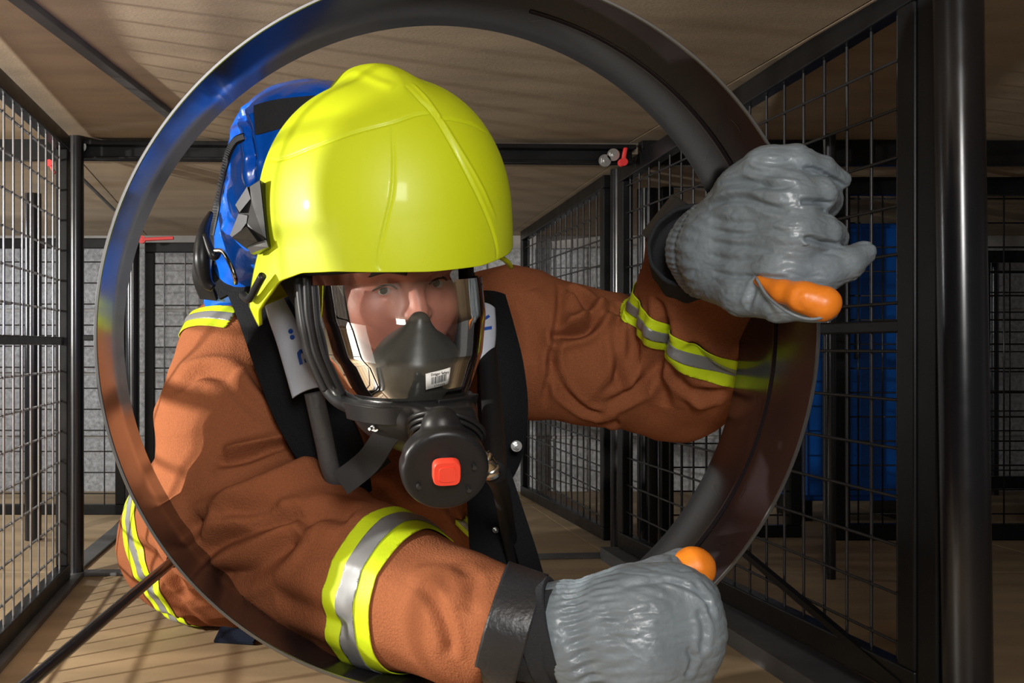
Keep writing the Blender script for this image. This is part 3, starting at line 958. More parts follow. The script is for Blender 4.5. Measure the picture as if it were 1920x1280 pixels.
def make_mask():
    root = thing('breathing_mask', 'full-face black breathing mask with a clear curved visor', 'mask', tuple(MC - Vector((0, 0, .15))))
    nu, nv = 72, 28
    V = [lens_pt(-1 + 2 * i / nu, j / nv) for j in range(nv + 1) for i in range(nu + 1)]
    Fc = [(j * (nu + 1) + i, j * (nu + 1) + i + 1, (j + 1) * (nu + 1) + i + 1, (j + 1) * (nu + 1) + i) for j in range(nv) for i in range(nu)]
    ln = mesh_obj('visor', [tuple(v) for v in V], Fc, M_lens, root)
    # frame: rubber ring round the visor
    def loop(off, inset=0.0):
        pts = []
        for k in range(7): pts.append(lens_pt(1, -.08 + k / 6 * .9, off))
        pts.append(lens_pt(.93, .98, off))
        for k in range(1, 10): pts.append(lens_pt(.93 - 1.86 * k / 10, 1.0, off))
        pts.append(lens_pt(-.93, .98, off))
        for k in range(7): pts.append(lens_pt(-1, .9 - k / 6 * .98, off))
        return pts
    lp = loop(0.003)
    tube('visor_frame', [tuple(p) for p in lp], 0.0058, M_blk, root, seg=14, n=5)
    tube('face_seal', [tuple(p - MF * .016) for p in loop(0.006)], 0.0085, M_rub, root, seg=14, n=5)
    # outer double bead on the left and right flanks
    for sgn in (-1, 1):
        pts = [lens_pt(sgn * 1.0, v, 0.010) - MF * (.002 + .02 * abs(.4 - v)) for v in (-.02, .15, .35, .55, .75, .9)]
        tube('side_bead', [tuple(p) for p in pts], 0.0045, M_rub2, root, seg=12)
        pts = [lens_pt(sgn * .93, v, 0.0015) for v in (0.0, .15, .35, .55, .75, .92)]
        tube('inner_bead', [tuple(p) for p in pts], 0.003, M_rub, root, seg=10)
    # lower band
    def band(u0, u1, v0, v1, off0, off1, name, m, parent=root, n=40):
        V = []
        for i in range(n + 1):
            u = u0 + (u1 - u0) * i / n
            for v, o_ in ((v0, off0), (v0, off1), (v1, off1), (v1, off0)):
                V.append(tuple(lens_pt(u, v, o_)))
        Fc = []
        for i in range(n):
            for k in range(4):
                k2 = (k + 1) % 4
                Fc.append((i * 4 + k, (i + 1) * 4 + k, (i + 1) * 4 + k2, i * 4 + k2))
        Fc += [(0, 1, 2, 3), (n * 4 + 3, n * 4 + 2, n * 4 + 1, n * 4)]
        o = mesh_obj(name, V, Fc, m, parent); o.data.set_sharp_from_angle(angle=math.radians(40))
        bv = o.modifiers.new('bevel', 'BEVEL'); bv.width = 0.001; bv.segments = 2; bv.limit_method = 'ANGLE'
        return o
    lb = band(-.86, .86, .955, 1.10, 0.001, 0.010, 'lower_band', M_blk)
    band(.0, .40, .90, 1.07, 0.008, 0.015, 'clamp_block', M_blk)
    band(.0, .24, 1.12, 1.26, -.012, 0.006, 'clamp_buckle', M_blk, n=12)
    # chin part under the visor
    mouth = P(836, 800, 1.06)
    R3 = Matrix((MR, MF, MU)).transposed()
    f1 = sd_ell(MC + MF * .045 - MU * .088, (0.064, 0.074, 0.045), R3)
    f2 = sd_cone(MC + MF * .05 - MU * .10 + MR * .02, mouth, .047, .033)
    topc = sd_plane(MC - MU * .076, MU)
    hol = sd_ell(MC + MF * .03 - MU * .06, (.056, .066, .042), R3)
    f = lambda p: smax(smax(smin(f1(p), f2(p), .02), topc(p), .004), -hol(p), .004)
    c = np.array(MC)
    V, Q = surface_nets(f, c + (-.14, -.22, -.22), c + (.18, .12, 0.0), 0.0035)
    mesh_obj('chin_shell', V, Q, M_blk, root)
    # nose cup inside
    g1 = sd_ell(MC + MF * .062 - MU * .052 + MR * .002, (.052, .042, .05), R3)
    g2 = sd_cone(MC + MF * .088 + MU * (-.035) - MR * .006, MC + MF * .094 + MU * .005 - MR * .004, .03, .011)
    f = lambda p: smin(g1(p), g2(p), .028)
    V, Q = surface_nets(f, c + (-.12, -.16, -.14), c + (.12, .06, .06), 0.003)
    V = relax(V, Q, 2)
    M_cup = mat('nose_cup_rubber', (0.045, 0.043, 0.038), 0.38, spec=0.4)
    mesh_obj('nose_cup', V, Q, M_cup, root)
    # label on the visor with bar code
    V = []; n = 10
    for i in range(n + 1):
        for j in (0, 1):
            V.append(tuple(lens_pt(-.05 + .155 * i / n, .70 + .125 * j - .035 * i / n, .0008)))
    Fc = [(2 * i, 2 * i + 1, 2 * i + 3, 2 * i + 2) for i in range(n)]
    lab = mesh_obj('label', V, Fc, M_white, root); lab['label'] = 'white bar code sticker'
    sol = lab.modifiers.new('t', 'SOLIDIFY'); sol.thickness = .0004
    rs = random.Random(11); V = []; Fc = []
    t = 0.22
    while t < 0.80:
        w = rs.choice([.012, .02, .032]); t2 = t + w
        b = len(V)
        for tt in (t, t2):
            for j in (.30, .74):
                V.append(tuple(lens_pt(-.05 + .155 * tt, .70 + .125 * j - .035 * tt, .0017)))
        Fc.append((b, b + 1, b + 3, b + 2)); t = t2 + rs.choice([.014, .022])
    mesh_obj('bar_code', V, Fc, M_ink, lab, smooth=False)
    def text(body, cu, cv, size, parent, m, name='lettering'):
        cd = bpy.data.curves.new(name, 'FONT'); cd.body = body; cd.size = size; cd.align_x = 'CENTER'; cd.align_y = 'CENTER'; cd.extrude = .0001
        cd.resolution_u = 3
        tmp = bpy.data.objects.new('tmp', cd)
        me = bpy.data.meshes.new_from_object(tmp)
        bpy.data.objects.remove(tmp)
        me.materials.clear(); me.materials.append(m)
        o = bpy.data.objects.new(name, me); link(o, parent)
        c0 = lens_pt(cu, cv, .0017); tx = (lens_pt(cu + .05, cv - .006, .0017) - lens_pt(cu - .05, cv + .006, .0017)).normalized()
        ty = (lens_pt(cu, cv - .05, .0017) - lens_pt(cu, cv + .05, .0017)).normalized(); tz = tx.cross(ty).normalized(); ty = tz.cross(tx)
        Mx = Matrix((tx, ty, tz)).transposed().to_4x4(); Mx.translation = c0 + tz * .0004
        o.matrix_basis = Mx
        return o
    text('Dräger Safety', -.05 + .0775, .70 + .125 * .16 - .0175, .0036, lab, M_ink)
    text('2 7 0 6 0 8', -.05 + .0775, .70 + .125 * .88 - .0175, .0026, lab, M_ink)

    # demand valve hanging below the visor
    dv = bpy.data.objects.new('demand_valve', None)  # replaced by a mesh below
    bpy.data.objects.remove(dv)
    VC = P(836, 886, 1.015)
    vf = Vector((0.0, -0.93, -0.36)).normalized(); vr = (Vector((1, 0, .06)) - vf * vf.dot(Vector((1, 0, .06)))).normalized(); vu = vr.cross(-vf)
    if vu.z < 0: vu = -vu
    Rv = Matrix((vr, vf, vu)).transposed()
    # body: flat drum plus raised vertical spine
    prof = []
    g1 = sd_ell(VC - vf * .020 - vu * .002, (.043, .021, .042), Rv)
    g2 = sd_box(VC - vf * .030 - vu * .004, (.041, .016, .036), Rv, .014)
    g3 = sd_cone(VC + vu * .036 - vf * .03, VC - vu * .002 - vf * .014, .0185, .0180)
    g4 = sd_cone(P(838, 815, 1.055), VC + vu * .03 - vf * .03, .024, .020)
    bite = sd_cone(VC + vr * .036 + vu * .018 - vf * .05, VC + vr * .036 + vu * .018 + vf * .02, .006, .006)
    bite2 = sd_cone(VC - vr * .0465 + vu * .012 - vf * .05, VC - vr * .0465 + vu * .012 + vf * .02, .007, .007)
    g5 = sd_disc(VC - vf * .016 - vu * .001, Rv, .0425, .0125, .006)
    g6 = sd_ell(VC - vf * .030 - vu * .004, (.039, .026, .038), Rv)
    f = lambda p: smax(smin(smin(smin(g5(p), g6(p), .006), g3(p), .003), g4(p), .004), -bite2(p), .003)
    c = np.array(VC)
    V, Q = surface_nets(f, c - (.07, .05, .06), c + (.07, .12, .09), 0.0022)
    V = relax(V, Q, 1)
    val = mesh_obj('demand_valve', V, Q, M_blk, root); val['label'] = 'round black demand valve with red button'
    cn_ = (VC - vf * .03 - mouth).normalized(); c2 = (cn_.cross(vr)).normalized(); c1 = c2.cross(cn_)
    for k, rr in enumerate((.0375, .0355, .033)):
        a = mouth + cn_ * (.004 + .005 * k)
        pts = [a + c1 * rr * math.cos(t) + c2 * rr * math.sin(t) for t in np.linspace(0, 2 * math.pi, 17)]
        tube('coupling_ring', [tuple(p) for p in pts], .0026, M_blk, val, seg=10, closed=True, cap=False)
    def rsq(name, c, s, ex, m, parent, depth=.004):
        pts = []
        for k in range(48):
            t = 2 * math.pi * k / 48
            pts.append((s * math.copysign(abs(math.cos(t)) ** .5, math.cos(t)), s * .98 * math.copysign(abs(math.sin(t)) ** .5, math.sin(t))))
        bm = bmesh.new()
        lay = []
        for y, k in ((-.004, 1), (depth * .6, 1), (depth, .93), (depth, ex)):
            lay.append([bm.verts.new(c + vr * (a * k) + vu * (b * k) + vf * y) for a, b in pts])
        for a, b in zip(lay, lay[1:]):
            for k in range(48): bm.faces.new((a[k], a[(k + 1) % 48], b[(k + 1) % 48], b[k]))
        if ex < .02: pass
        else: bm.faces.new(lay[-1])
        bmesh.ops.recalc_face_normals(bm, faces=bm.faces)
        return bm_obj(name, bm, m, parent, smooth=True, angle=35)
    bc = VC + vf * .004 + vu * .003
    rsq('button_rim', bc, .0132, .74, M_btn, val, .005)
    rsq('red_button', bc, .0085, .8, M_btn, val, .0062)
    for dx, dz in ((-.026, -.014), (.004 + .018, -.02), (.027, .004)):
        bm = bmesh.new(); q = VC + vr * dx + vu * dz + vf * .0
        add_cyl(bm, q - vf * .01, q + vf * .0015, .0022, 12); bm_obj('screw', bm, M_rub2, val)
    # chrome connector on the right of the valve
    cn = [VC + vr * .030 + vu * .008 - vf * .02, P(902, 858, 1.03), P(915, 872, 1.035), P(922, 888, 1.04)]
    con = tube('connector', [tuple(p) for p in cn], [.0075, .0085, .0085, .0075], M_chrome, root, seg=20, n=5)
    con['label'] = 'shiny metal hose connector'
    tube('connector_ring', [tuple(cn[1]), tuple(cn[1] + (cn[2] - cn[1]) * .35)], .0105, M_chrome, con, seg=20, n=1)
    tube('connector_ring', [tuple(cn[2] + (cn[3] - cn[2]) * .2), tuple(cn[3])], .0095, M_chrome, con, seg=20, n=1)
    # head harness straps of the mask, left
    ribbon('chin_strap', [P(640, 905, 1.22), P(690, 865, 1.15), P(725, 815, 1.11), P(750, 790, 1.09)], [.03, .028, .026, .024], [(-.5, -.8, -.2)] * 4, .003, M_rub, root)
    bolt('rivet', lens_pt(-.55, 1.13, .004), lens_pt(-.55, 1.13, .01) - lens_pt(-.55, 1.13, 0), lb, .003)
    return root
make_mask()
# ------------------------------------------------------------------ the firefighter
person = thing('person', 'firefighter in a rust-brown turnout jacket crawling through the steel ring', 'person', (0.05, 1.75, 0))
M_skin = mat('skin', (0.42, 0.155, 0.11), 0.5, var=0.18, var_scale=25, bump=0.1, bump_scale=300)
M_jacket = mat('rust_fabric', (0.29, 0.098, 0.042), 0.95, var=0.10, var_scale=420, bump=0.9, bump_scale=420, bump_dist=0.0016, spec=0.12)
M_hiviz = mat('yellow_tape', (0.62, 0.78, 0.01), 0.55, var=0.06, bump=0.15, bump_scale=300)
M_silver = mat('silver_tape', (0.28, 0.285, 0.29), 0.38, metal=0.35)
M_leather = mat('grey_leather', (0.19, 0.228, 0.258), 0.42, spec=0.5, var=0.14, var_scale=18, coat=0.12, bump=0.55, bump_scale=150, bump_dist=0.0016)
M_orange = mat('orange_leather', (0.80, 0.22, 0.015), 0.4, bump=0.2, bump_scale=240, bump_dist=0.001)
M_knit = mat('charcoal_knit', (0.018, 0.02, 0.024), 0.9, bump=0.8, bump_scale=260, stretch=(1, 1, 5), bump_dist=0.002)
M_trim = mat('black_leather_trim', (0.022, 0.023, 0.026), 0.38, bump=0.5, bump_scale=180, bump_dist=0.0015)
M_web = mat('black_webbing', (0.008, 0.0085, 0.010), 0.8, bump=0.6, bump_scale=400, spec=0.15)
M_trous = mat('dark_trousers', (0.16, 0.055, 0.02), 0.95)
M_eye = mat('eye_white', (0.36, 0.31, 0.29), 0.2)
M_iris = mat('iris', (0.03, 0.035, 0.03), 0.1)
M_hair = mat('dark_hair', (0.03, 0.018, 0.01), 0.7)

# face frame (origin: middle of the head)
FC = H(-0.004, -0.012, -0.079)
FR, FF, FU = HR, HF, HU
RF = Matrix((FR, FF, FU)).transposed()
def Fp(x, f, z): return FC + FR * x + FF * f + FU * z
SHL = P(455, 650, 1.66); SHR = P(960, 620, 1.66)
def body_sdf():
    k = []
    skull = sd_ell(Fp(0, -.012, .035), (.076, .096, .098), RF)
    jaw = sd_ell(Fp(0, .012, -.045), (.06, .072, .07), RF)
    cheek = [sd_ell(Fp(s * .037, .05, -.022), (.03, .03, .032), RF) for s in (-1, 1)]
    brow = sd_chain([Fp(-.05, .070, .026), Fp(-.02, .087, .021), Fp(.02, .087, .021), Fp(.05, .070, .026)], [.013, .0125, .0125, .013])
    nose = sd_chain([Fp(0, .084, .014), Fp(0, .095, -.024)], [.0065, .0095])
    nost = [sd_ell(Fp(s * .010, .088, -.028), (.007, .009, .006), RF) for s in (-1, 1)]
    lips = sd_ell(Fp(0, .087, -.062), (.024, .011, .010), RF)
    chin = sd_ell(Fp(0, .074, -.095), (.024, .02, .019), RF)
    sock = [sd_ell(Fp(s * .032, .097, .003), (.019, .017, .012), RF) for s in (-1, 1)]
    lidu = [sd_chain([Fp(s * .049, .068, .001), Fp(s * .032, .084, .0105), Fp(s * .016, .077, .001)], [.003, .0042, .003]) for s in (-1, 1)]
    lidl = [sd_chain([Fp(s * .049, .068, .0), Fp(s * .032, .081, -.0085), Fp(s * .016, .077, .0)], [.003, .0036, .003]) for s in (-1, 1)]
    ears = [sd_ell(Fp(s * .078, -.01, -.005), (.008, .018, .03), RF) for s in (-1, 1)]
    neck = sd_cone(Fp(0, -.035, -.06), P(700, 650, 1.62), .058, .07)
    chest = sd_chain([P(706, 690, 1.68), P(690, 770, 1.80), Vector((0.0, 2.05, .40)), Vector((-.12, 2.35, .22))], [.12, .14, .13, .14])
    sh = sd_chain([SHL, P(706, 640, 1.68), SHR], [.06, .09, .06])
    aL = sd_chain([SHL, P(420, 950, 1.54), P(640, 1085, 1.39), P(1090, 1190, 1.115)], [.055, .048, .042, .030])
    aR = sd_chain([SHR, P(1270, 705, 1.66), P(1330, 520, 1.47), P(1330, 470, 1.30)], [.055, .048, .036, .030])
    lg = [sd_chain([Vector((-.12 + s * .09, 2.40, .20)), Vector((-.10 + s * .13, 2.72, .09)), Vector((-.08 + s * .12, 3.1, .06))], [.085, .06, .045]) for s in (-1, 1)]
    def f(p):
        d = smin(skull(p), jaw(p), .03)
        for c in cheek: d = smin(d, c(p), .025)
        d = smin(d, brow(p), .014)
        for c in sock: d = smax(d, -c(p), .010)
        for c in lidu + lidl: d = smin(d, c(p), .004)
        d = smin(d, nose(p), .014)
        for c in nost: d = smin(d, c(p), .006)
        d = smin(d, lips(p), .006)
        d = smin(d, chin(p), .02)
        for c in ears: d = smin(d, c(p), .006)
        d = smin(d, neck(p), .03)
        t = smin(chest(p), sh(p), .06)
        t = smin(t, aL(p), .03); t = smin(t, aR(p), .03)
        for c in lg: t = smin(t, c(p), .03)
        return smin(d, t, .03)
    return f
V, Q = surface_nets(body_sdf(), (-.45, 1.0, .0), (.80, 3.2, .86), 0.0035, B=10)
body = mesh_obj('body', V, Q, M_skin, person)
for s in (-1, 1):
    c = Fp(s * .032, .069, .002)
    bm = bmesh.new(); bmesh.ops.create_uvsphere(bm, u_segments=24, v_segments=16, radius=.0125, matrix=Matrix.Translation(c))
    e = bm_obj('eye', bm, M_eye, person, smooth=True)
    look = (Vector((.25, 0, .55)) - c).normalized()
    bm = bmesh.new(); bmesh.ops.create_uvsphere(bm, u_segments=20, v_segments=12, radius=.0060, matrix=Matrix.Translation(c + look * .0078))
    bm_obj('iris', bm, M_iris, e, smooth=True)
    tube('eyelashes', [tuple(Fp(s * .0465, .0745, .002)), tuple(Fp(s * .039, .0822, .0068)), tuple(Fp(s * .030, .0858, .0078)), tuple(Fp(s * .0195, .0830, .002))], [.0009, .0014, .0014, .0008], M_hair, person, seg=8)
    pts = [Fp(s * .052, .079, .020), Fp(s * .036, .094, .026), Fp(s * .014, .099, .020)]
    tube('eyebrow', [tuple(p) for p in pts], [.003, .0048, .004], M_hair, person, seg=8, flat=(1, .6))

# ---- jacket: a single padded shell grown round the arms and torso, with pressed-in folds
LARM = [P(472, 682, 1.65), P(440, 800, 1.57), P(430, 955, 1.53), P(560, 1030, 1.44), P(700, 1095, 1.33), P(880, 1163, 1.20), P(990, 1190, 1.145)]
LR = [.114, .108, .105, .103, .090, .067, .065]
RARM = [P(955, 640, 1.68), P(1120, 672, 1.65), P(1262, 700, 1.66), P(1318, 655, 1.59), P(1330, 570, 1.52), P(1350, 480, 1.44)]
RR = [.115, .094, .094, .092, .094, .096]
CUFL_C, CUFL_D = P(938, 1168, 1.165), Vector((.88, -.30, -.26)).normalized()
CUFR_C = P(1330, 510, 1.475)
CUFR_D = Vector((.62, -.27, .72)).normalized()
def jacket_sdf():
    la = sd_chain(LARM, LR, .03); ra = sd_chain(RARM, RR, .03)
    to = [sd_chain([P(706, 745, 1.72), P(700, 850, 1.80), Vector((0.0, 2.05, .38)), Vector((-.12, 2.33, .215))], [.165, .165, .20, .205], .04),
          sd_chain([P(480, 660, 1.72), P(706, 690, 1.70), P(930, 650, 1.72)], [.10, .12, .10], .03),
          sd_ell(P(790, 880, 1.70), (.13, .13, .16)),
          sd_ell((-.14, 2.32, .17), (.215, .17, .165))]
    belly = sd_plane((0, 0, 0.006), (0, 0, -1))
    coll = sd_cone(P(700, 640, 1.52), P(706, 690, 1.62), .085, .11)
    capL = sd_plane(CUFL_C, CUFL_D); capR = sd_plane(CUFR_C, CUFR_D)
    headhol = sd_cone(P(715, 560, 1.30), P(706, 650, 1.58), .075, .05)
    hem = sd_plane((-.14, 2.50, 0), (-.0, 1, .05))
    def f(p):
        a = smax(la(p), capL(p), .004)
        b = smax(ra(p), capR(p), .004)
        t = to[0](p)
        for g in to[1:]: t = smin(t, g(p), .05)
        t = smin(t, coll(p), .03)
        t = smax(t, -headhol(p), .01)
        t = smax(t, hem(p), .01)
        d = smin(t, a, .035); d = smin(d, b, .035)
        return smax(d, belly(p), .01)
    return f
V, Q = surface_nets(jacket_sdf(), (-.48, 1.08, -.01), (.85, 2.6, .86), 0.006, B=8)
V = relax(V, Q, 2)
V, Q = subdivide(V, Q)
jb = bvh_of(V, Q)
N = normals_of(V, Q)
# loose cloth: broad soft buckling, stronger on the sleeves
def arm_param(V, chain):
    d, al = dist_poly(V, chain, 1.0)
    return d, al
dL, aL_ = arm_param(V, LARM); dR, aR_ = arm_param(V, RARM)
axL = np.array((LARM[-1] - LARM[2]).normalized())
n1 = noise(V * 9 + 3.1); n2 = noise(V * 22 + 9.7)
warp = V + 0.02 * np.stack([n1, noise(V * 9 + 20), noise(V * 9 + 40)], 1)
def ridged(p): return 1 - np.abs(noise(p)) * 2.2
# folds run across the upper sleeve and along the right sleeve
u1 = warp * np.array([7, 9, 17])
u2 = warp * np.array([17, 9, 7])
f1 = ridged(u1 + 1.7); f2 = ridged(u2 + 5.2)
wl = np.clip(1 - dL / .22, 0, 1) > 0
cuffcalm = np.clip((0.93 - aL_) * 5, 0.12, 1)
wL = (dL < dR)
amp = 0.0062
disp = np.where(wL, f1 * .7 + f2 * .3, f2 * .75 + f1 * .25) * amp * np.where(wL, cuffcalm, 1.0) + n1 * 0.005 + n2 * 0.0014
near_cuffR = np.clip(np.linalg.norm(V - np.array(CUFR_C), axis=1) / .1 - .6, .15, 1)
disp *= near_cuffR
V = V + N * disp[:, None]
V = carve(V, N, jb, [
    # left sleeve
    ([(330, 735), (380, 700), (430, 715), (480, 760), (530, 790)], .010, .006),
    ([(470, 700), (500, 740), (545, 790), (560, 830)], .009, .007),
    ([(420, 850), (470, 840), (530, 820), (560, 800)], .010, -.012),
    ([(400, 870), (450, 862), (520, 838), (575, 812)], .007, .007),
    ([(440, 700), (470, 745), (520, 780)], .012, -.006),
    ([(380, 985), (450, 940), (530, 910), (600, 880)], .014, -.014),
    ([(345, 1010), (400, 965), (470, 965), (530, 950)], .008, .006),
    ([(385, 1045), (430, 1010), (500, 985), (570, 960)], .008, .010),
    ([(400, 1080), (460, 1075), (520, 1040), (560, 1000)], .010, .008),
    ([(330, 930), (345, 990), (390, 1045)], .010, -.008),
    ([(560, 985), (610, 965), (660, 975)], .012, .007),
    ([(520, 1120), (600, 1150), (660, 1180)], .012, .004),
    ([(790, 1095), (822, 1140), (840, 1190), (845, 1230)], .006, .0035),
    ([(770, 1075), (830, 1072), (890, 1090)], .008, -.0025),
    ([(860, 1060), (885, 1100), (880, 1150)], .007, .0022),
    # right sleeve
    ([(1045, 505), (1050, 560), (1040, 640), (1020, 760)], .005, .005),
    ([(1060, 545), (1090, 560), (1108, 610), (1050, 630), (1045, 620)], .007, .008),
    ([(1045, 628), (1090, 622), (1130, 590), (1150, 580)], .006, .009),
    ([(1055, 610), (1100, 600), (1140, 575)], .010, -.008),
    ([(1160, 570), (1155, 640), (1165, 740)], .006, .006),
    ([(1200, 560), (1190, 620), (1170, 690), (1120, 760)], .009, .006),
    ([(1240, 620), (1230, 680), (1190, 730), (1130, 765)], .008, .007),
    ([(1030, 650), (1050, 720), (1090, 760), (1130, 775)], .006, .006),
    ([(1240, 600), (1260, 660), (1300, 720), (1370, 730)], .009, .008),
    ([(1250, 640), (1290, 700), (1320, 760)], .010, -.008),
    ([(1290, 640), (1340, 690), (1395, 710)], .009, .007),
    ([(1235, 560), (1245, 620), (1240, 700), (1250, 760)], .008, .006),
    ([(1000, 830), (1080, 800), (1160, 790)], .012, .006),
    ([(960, 560), (985, 600), (990, 680)], .014, .006),
    # chest
    ([(650, 760), (665, 800), (690, 840)], .010, .008),
    ([(700, 900), (760, 960), (850, 1000)], .012, .006),
    ([(840, 850), (835, 930), (870, 1000)], .004, .004),
    ([(250, 1100), (300, 1090), (340, 1130), (400, 1180)], .010, .008),
    ([(260, 1020), (320, 1060), (350, 1120)], .012, .008),
    ([(290, 1140), (340, 1150), (400, 1170)], .008, .007),
], kw=1.2, kd=1.9)
V = relax(V, Q, 1, .4)
jacket = mesh_obj('jacket', V, Q, M_jacket, person)
JV, JQ = V, Q
jb = bvh_of(JV, JQ)

def shell_band(name, label, planes, m, parent, off=.0018, near=None, thick=.0012):
    """cloth tape: the part of the jacket between two planes, lifted off the surface. planes = [(point, normal keep side)...]"""
    N = normals_of(JV, JQ)
    keepv = np.ones(len(JV), bool)
    for c, n in planes:
        keepv &= ((JV - np.array(c)) @ np.array(Vector(n).normalized())) > -.014
    if near is not None:
        keepv &= np.linalg.norm(JV - np.array(near[0]), axis=1) < near[1]
    q = JQ[keepv[JQ].all(1)]
    if len(q) == 0: return None
    used, inv = np.unique(q, return_inverse=True)
    v = JV[used] + N[used] * off
    bm = bmesh.new()
    vs = [bm.verts.new(x) for x in v]
    inv = inv.reshape(q.shape)
    for a in inv: bm.faces.new([vs[i] for i in a])
    for c, n in planes:
        bmesh.ops.bisect_plane(bm, geom=list(bm.verts) + list(bm.edges) + list(bm.faces), plane_co=Vector(c), plane_no=Vector(n), clear_inner=True)
    bm.verts.ensure_lookup_table()
    o = bm_obj(name, bm, m, parent, smooth=True)
    sd = o.modifiers.new('thick', 'SOLIDIFY'); sd.thickness = thick; sd.offset = 1
    if label: o['label'] = label
    return o

def tape(c, n, w, near, parent, total=.066):
    """yellow-silver-yellow tape, laid across direction n, centred at c"""
    n = Vector(n).normalized(); c = Vector(c)
    w1 = total / 2; w2 = total * .18
    base = shell_band('reflective_stripe', 'yellow reflective tape', [(c - n * w1, n), (c + n * w1, -n)], M_hiviz, parent, near=near)
    shell_band('silver_band', 'silver centre of the tape', [(c - n * w2, n), (c + n * w2, -n)], M_silver, base or parent, off=.0034, near=near, thick=.0008)
    return base
# forearm tape (left of the photograph), wrist tape on the raised arm, shoulder tape, hem tape
dl = (LARM[5] - LARM[3]).normalized()
tape(P(742, 1110, 1.29), dl + Vector((0, .12, 0)), .066, (P(742, 1110, 1.29), .135), jacket, .062)
tape(P(1315, 622, 1.56), (.34, -.50, .80), .05, (P(1330, 600, 1.53), .125), jacket, .046)
tape(P(372, 606, 1.63), (Vector((.30, .30, .9))), .05, (P(370, 606, 1.63), .095), jacket, .038)
tape((-.30, 2.25, .20), (.75, -.25, .35), .05, ((-.33, 2.25, .17), .23), jacket, .05)
tape(P(880, 985, 1.62), (.6, -.1, .55), .03, (P(885, 985, 1.62), .05), jacket, .02)

# ---- cuffs
def cuff(name, c, d, r0, r1, L, m, parent, wall=.004, seg=72, wr=.0, nw=0, hint=(0, 0, 1), ell=1.0, tilt=0.0, label=None, rows=14, seed=0, wavy=.0):
    """open sleeve end: a thin-walled tube from c along d"""
    d = Vector(d).normalized(); R = frame_from(d, Vector(hint)); x, y = R.col[0].copy(), R.col[1].copy()
    rs = np.random.RandomState(seed); ph = rs.uniform(0, 6.28, 6)
    V = []
    prof = [(t / rows, 0) for t in range(rows + 1)] + [(t / rows, 1) for t in range(rows, -1, -1)]
    for t, ins in prof:
        for k in range(seg):
            a = 2 * math.pi * k / seg
            r = r0 + (r1 - r0) * t
            r *= 1 + wavy * (math.sin(2 * a + ph[0]) * .6 + math.sin(3 * a + ph[1] + 2 * t) * .4)
            if nw: r += wr * math.sin(nw * a + 1.2 * math.sin(5 * t + ph[2])) * (.4 + .6 * math.sin(math.pi * t))
            if ins: r -= wall
            p = Vector(c) + d * (L * t + tilt * math.sin(a + ph[3] * 0)) + x * (math.cos(a) * r) + y * (math.sin(a) * r * ell)
            V.append(tuple(p))
    n = len(prof); Fc = []
    for i in range(n):
        i2 = (i + 1) % n
        for k in range(seg):
            k2 = (k + 1) % seg
            Fc.append((i * seg + k, i * seg + k2, i2 * seg + k2, i2 * seg + k))
    o = mesh_obj(name, V, Fc, m, parent)
    if label: o['label'] = label
    return o
cuff('cuff_trim', CUFL_C - CUFL_D * .010, CUFL_D, .0675, .070, .044, M_trim, jacket, wall=.005, wavy=.05, label='black leather cuff edge', seed=1)
cuff('cuff_trim', CUFR_C - CUFR_D * .020, CUFR_D, .106, .108, .066, M_trim, jacket, wall=.005, wavy=.05, label='black leather cuff edge', seed=2)


# ---- trousers and boots trail behind the jacket
def sd_legs(e):
    lg = [sd_chain([Vector((-.12 + s * .09, 2.38, .20)), Vector((-.10 + s * .13, 2.72, .105)), Vector((-.08 + s * .12, 3.06, .085))], [.105, .095, .080]) for s in (-1, 1)]
    fl_ = sd_plane((0, 0, .004), (0, 0, -1)); cut = sd_plane((0, 3.04, 0), (0, 1, 0))
    return lambda p: smax(smax(smin(lg[0](p), lg[1](p), .03), fl_(p), .006), cut(p), .006)
V, Q = surface_nets(sd_legs(0), (-.5, 2.2, -.01), (.3, 3.2, .36), 0.009)
V = relax(V, Q, 2); N = normals_of(V, Q)
V = V + N * (noise(V * 14) * .006)[:, None]
V[:, 2] = np.maximum(V[:, 2], .002)
mesh_obj('trousers', V, Q, M_trous, person)
for s in (-1, 1):
    g = sd_chain([Vector((-.08 + s * .12, 2.98, .075)), Vector((-.08 + s * .12, 3.12, .06)), Vector((-.08 + s * .125, 3.17, .11)), Vector((-.08 + s * .125, 3.19, .17))], [.06, .052, .045, .042], .02)
    V, Q = surface_nets(lambda p: smax(g(p), sd_plane((0, 0, .004), (0, 0, -1))(p), .005), (-.35, 2.85, -.01), (.2, 3.3, .26), .006)
    mesh_obj('boot', relax(V, Q, 1), Q, M_web, person)
M_denim = mat('navy_cloth', (0.012, 0.02, 0.045), 0.8, bump=0.5, bump_scale=300)
hp = [P(x, y, 600 * 2 / (y - CY) * 1.0) for x, y in ((408, 1200), (440, 1203), (480, 1208))]
ribbon('pocket_flap', [Vector((p.x, p.y, .012)) for p in hp], [.045, .04, .03], [(0, -.5, 1)] * 3, .006, M_denim, person)

for c, d, r, sd_ in ((CUFR_C, CUFR_D, .104, 2), (CUFL_C, CUFL_D, .068, 1)):
    bm = bmesh.new(); add_cyl(bm, c + d * .015, c + d * .018, r * .97, 48)  # dark disc closing the sleeve, the inner shade put into its colour
    o = bm_obj('cuff_shade_disc', bm, M_knit, jacket); o['label'] = 'dark disc for the shade inside the cuff'

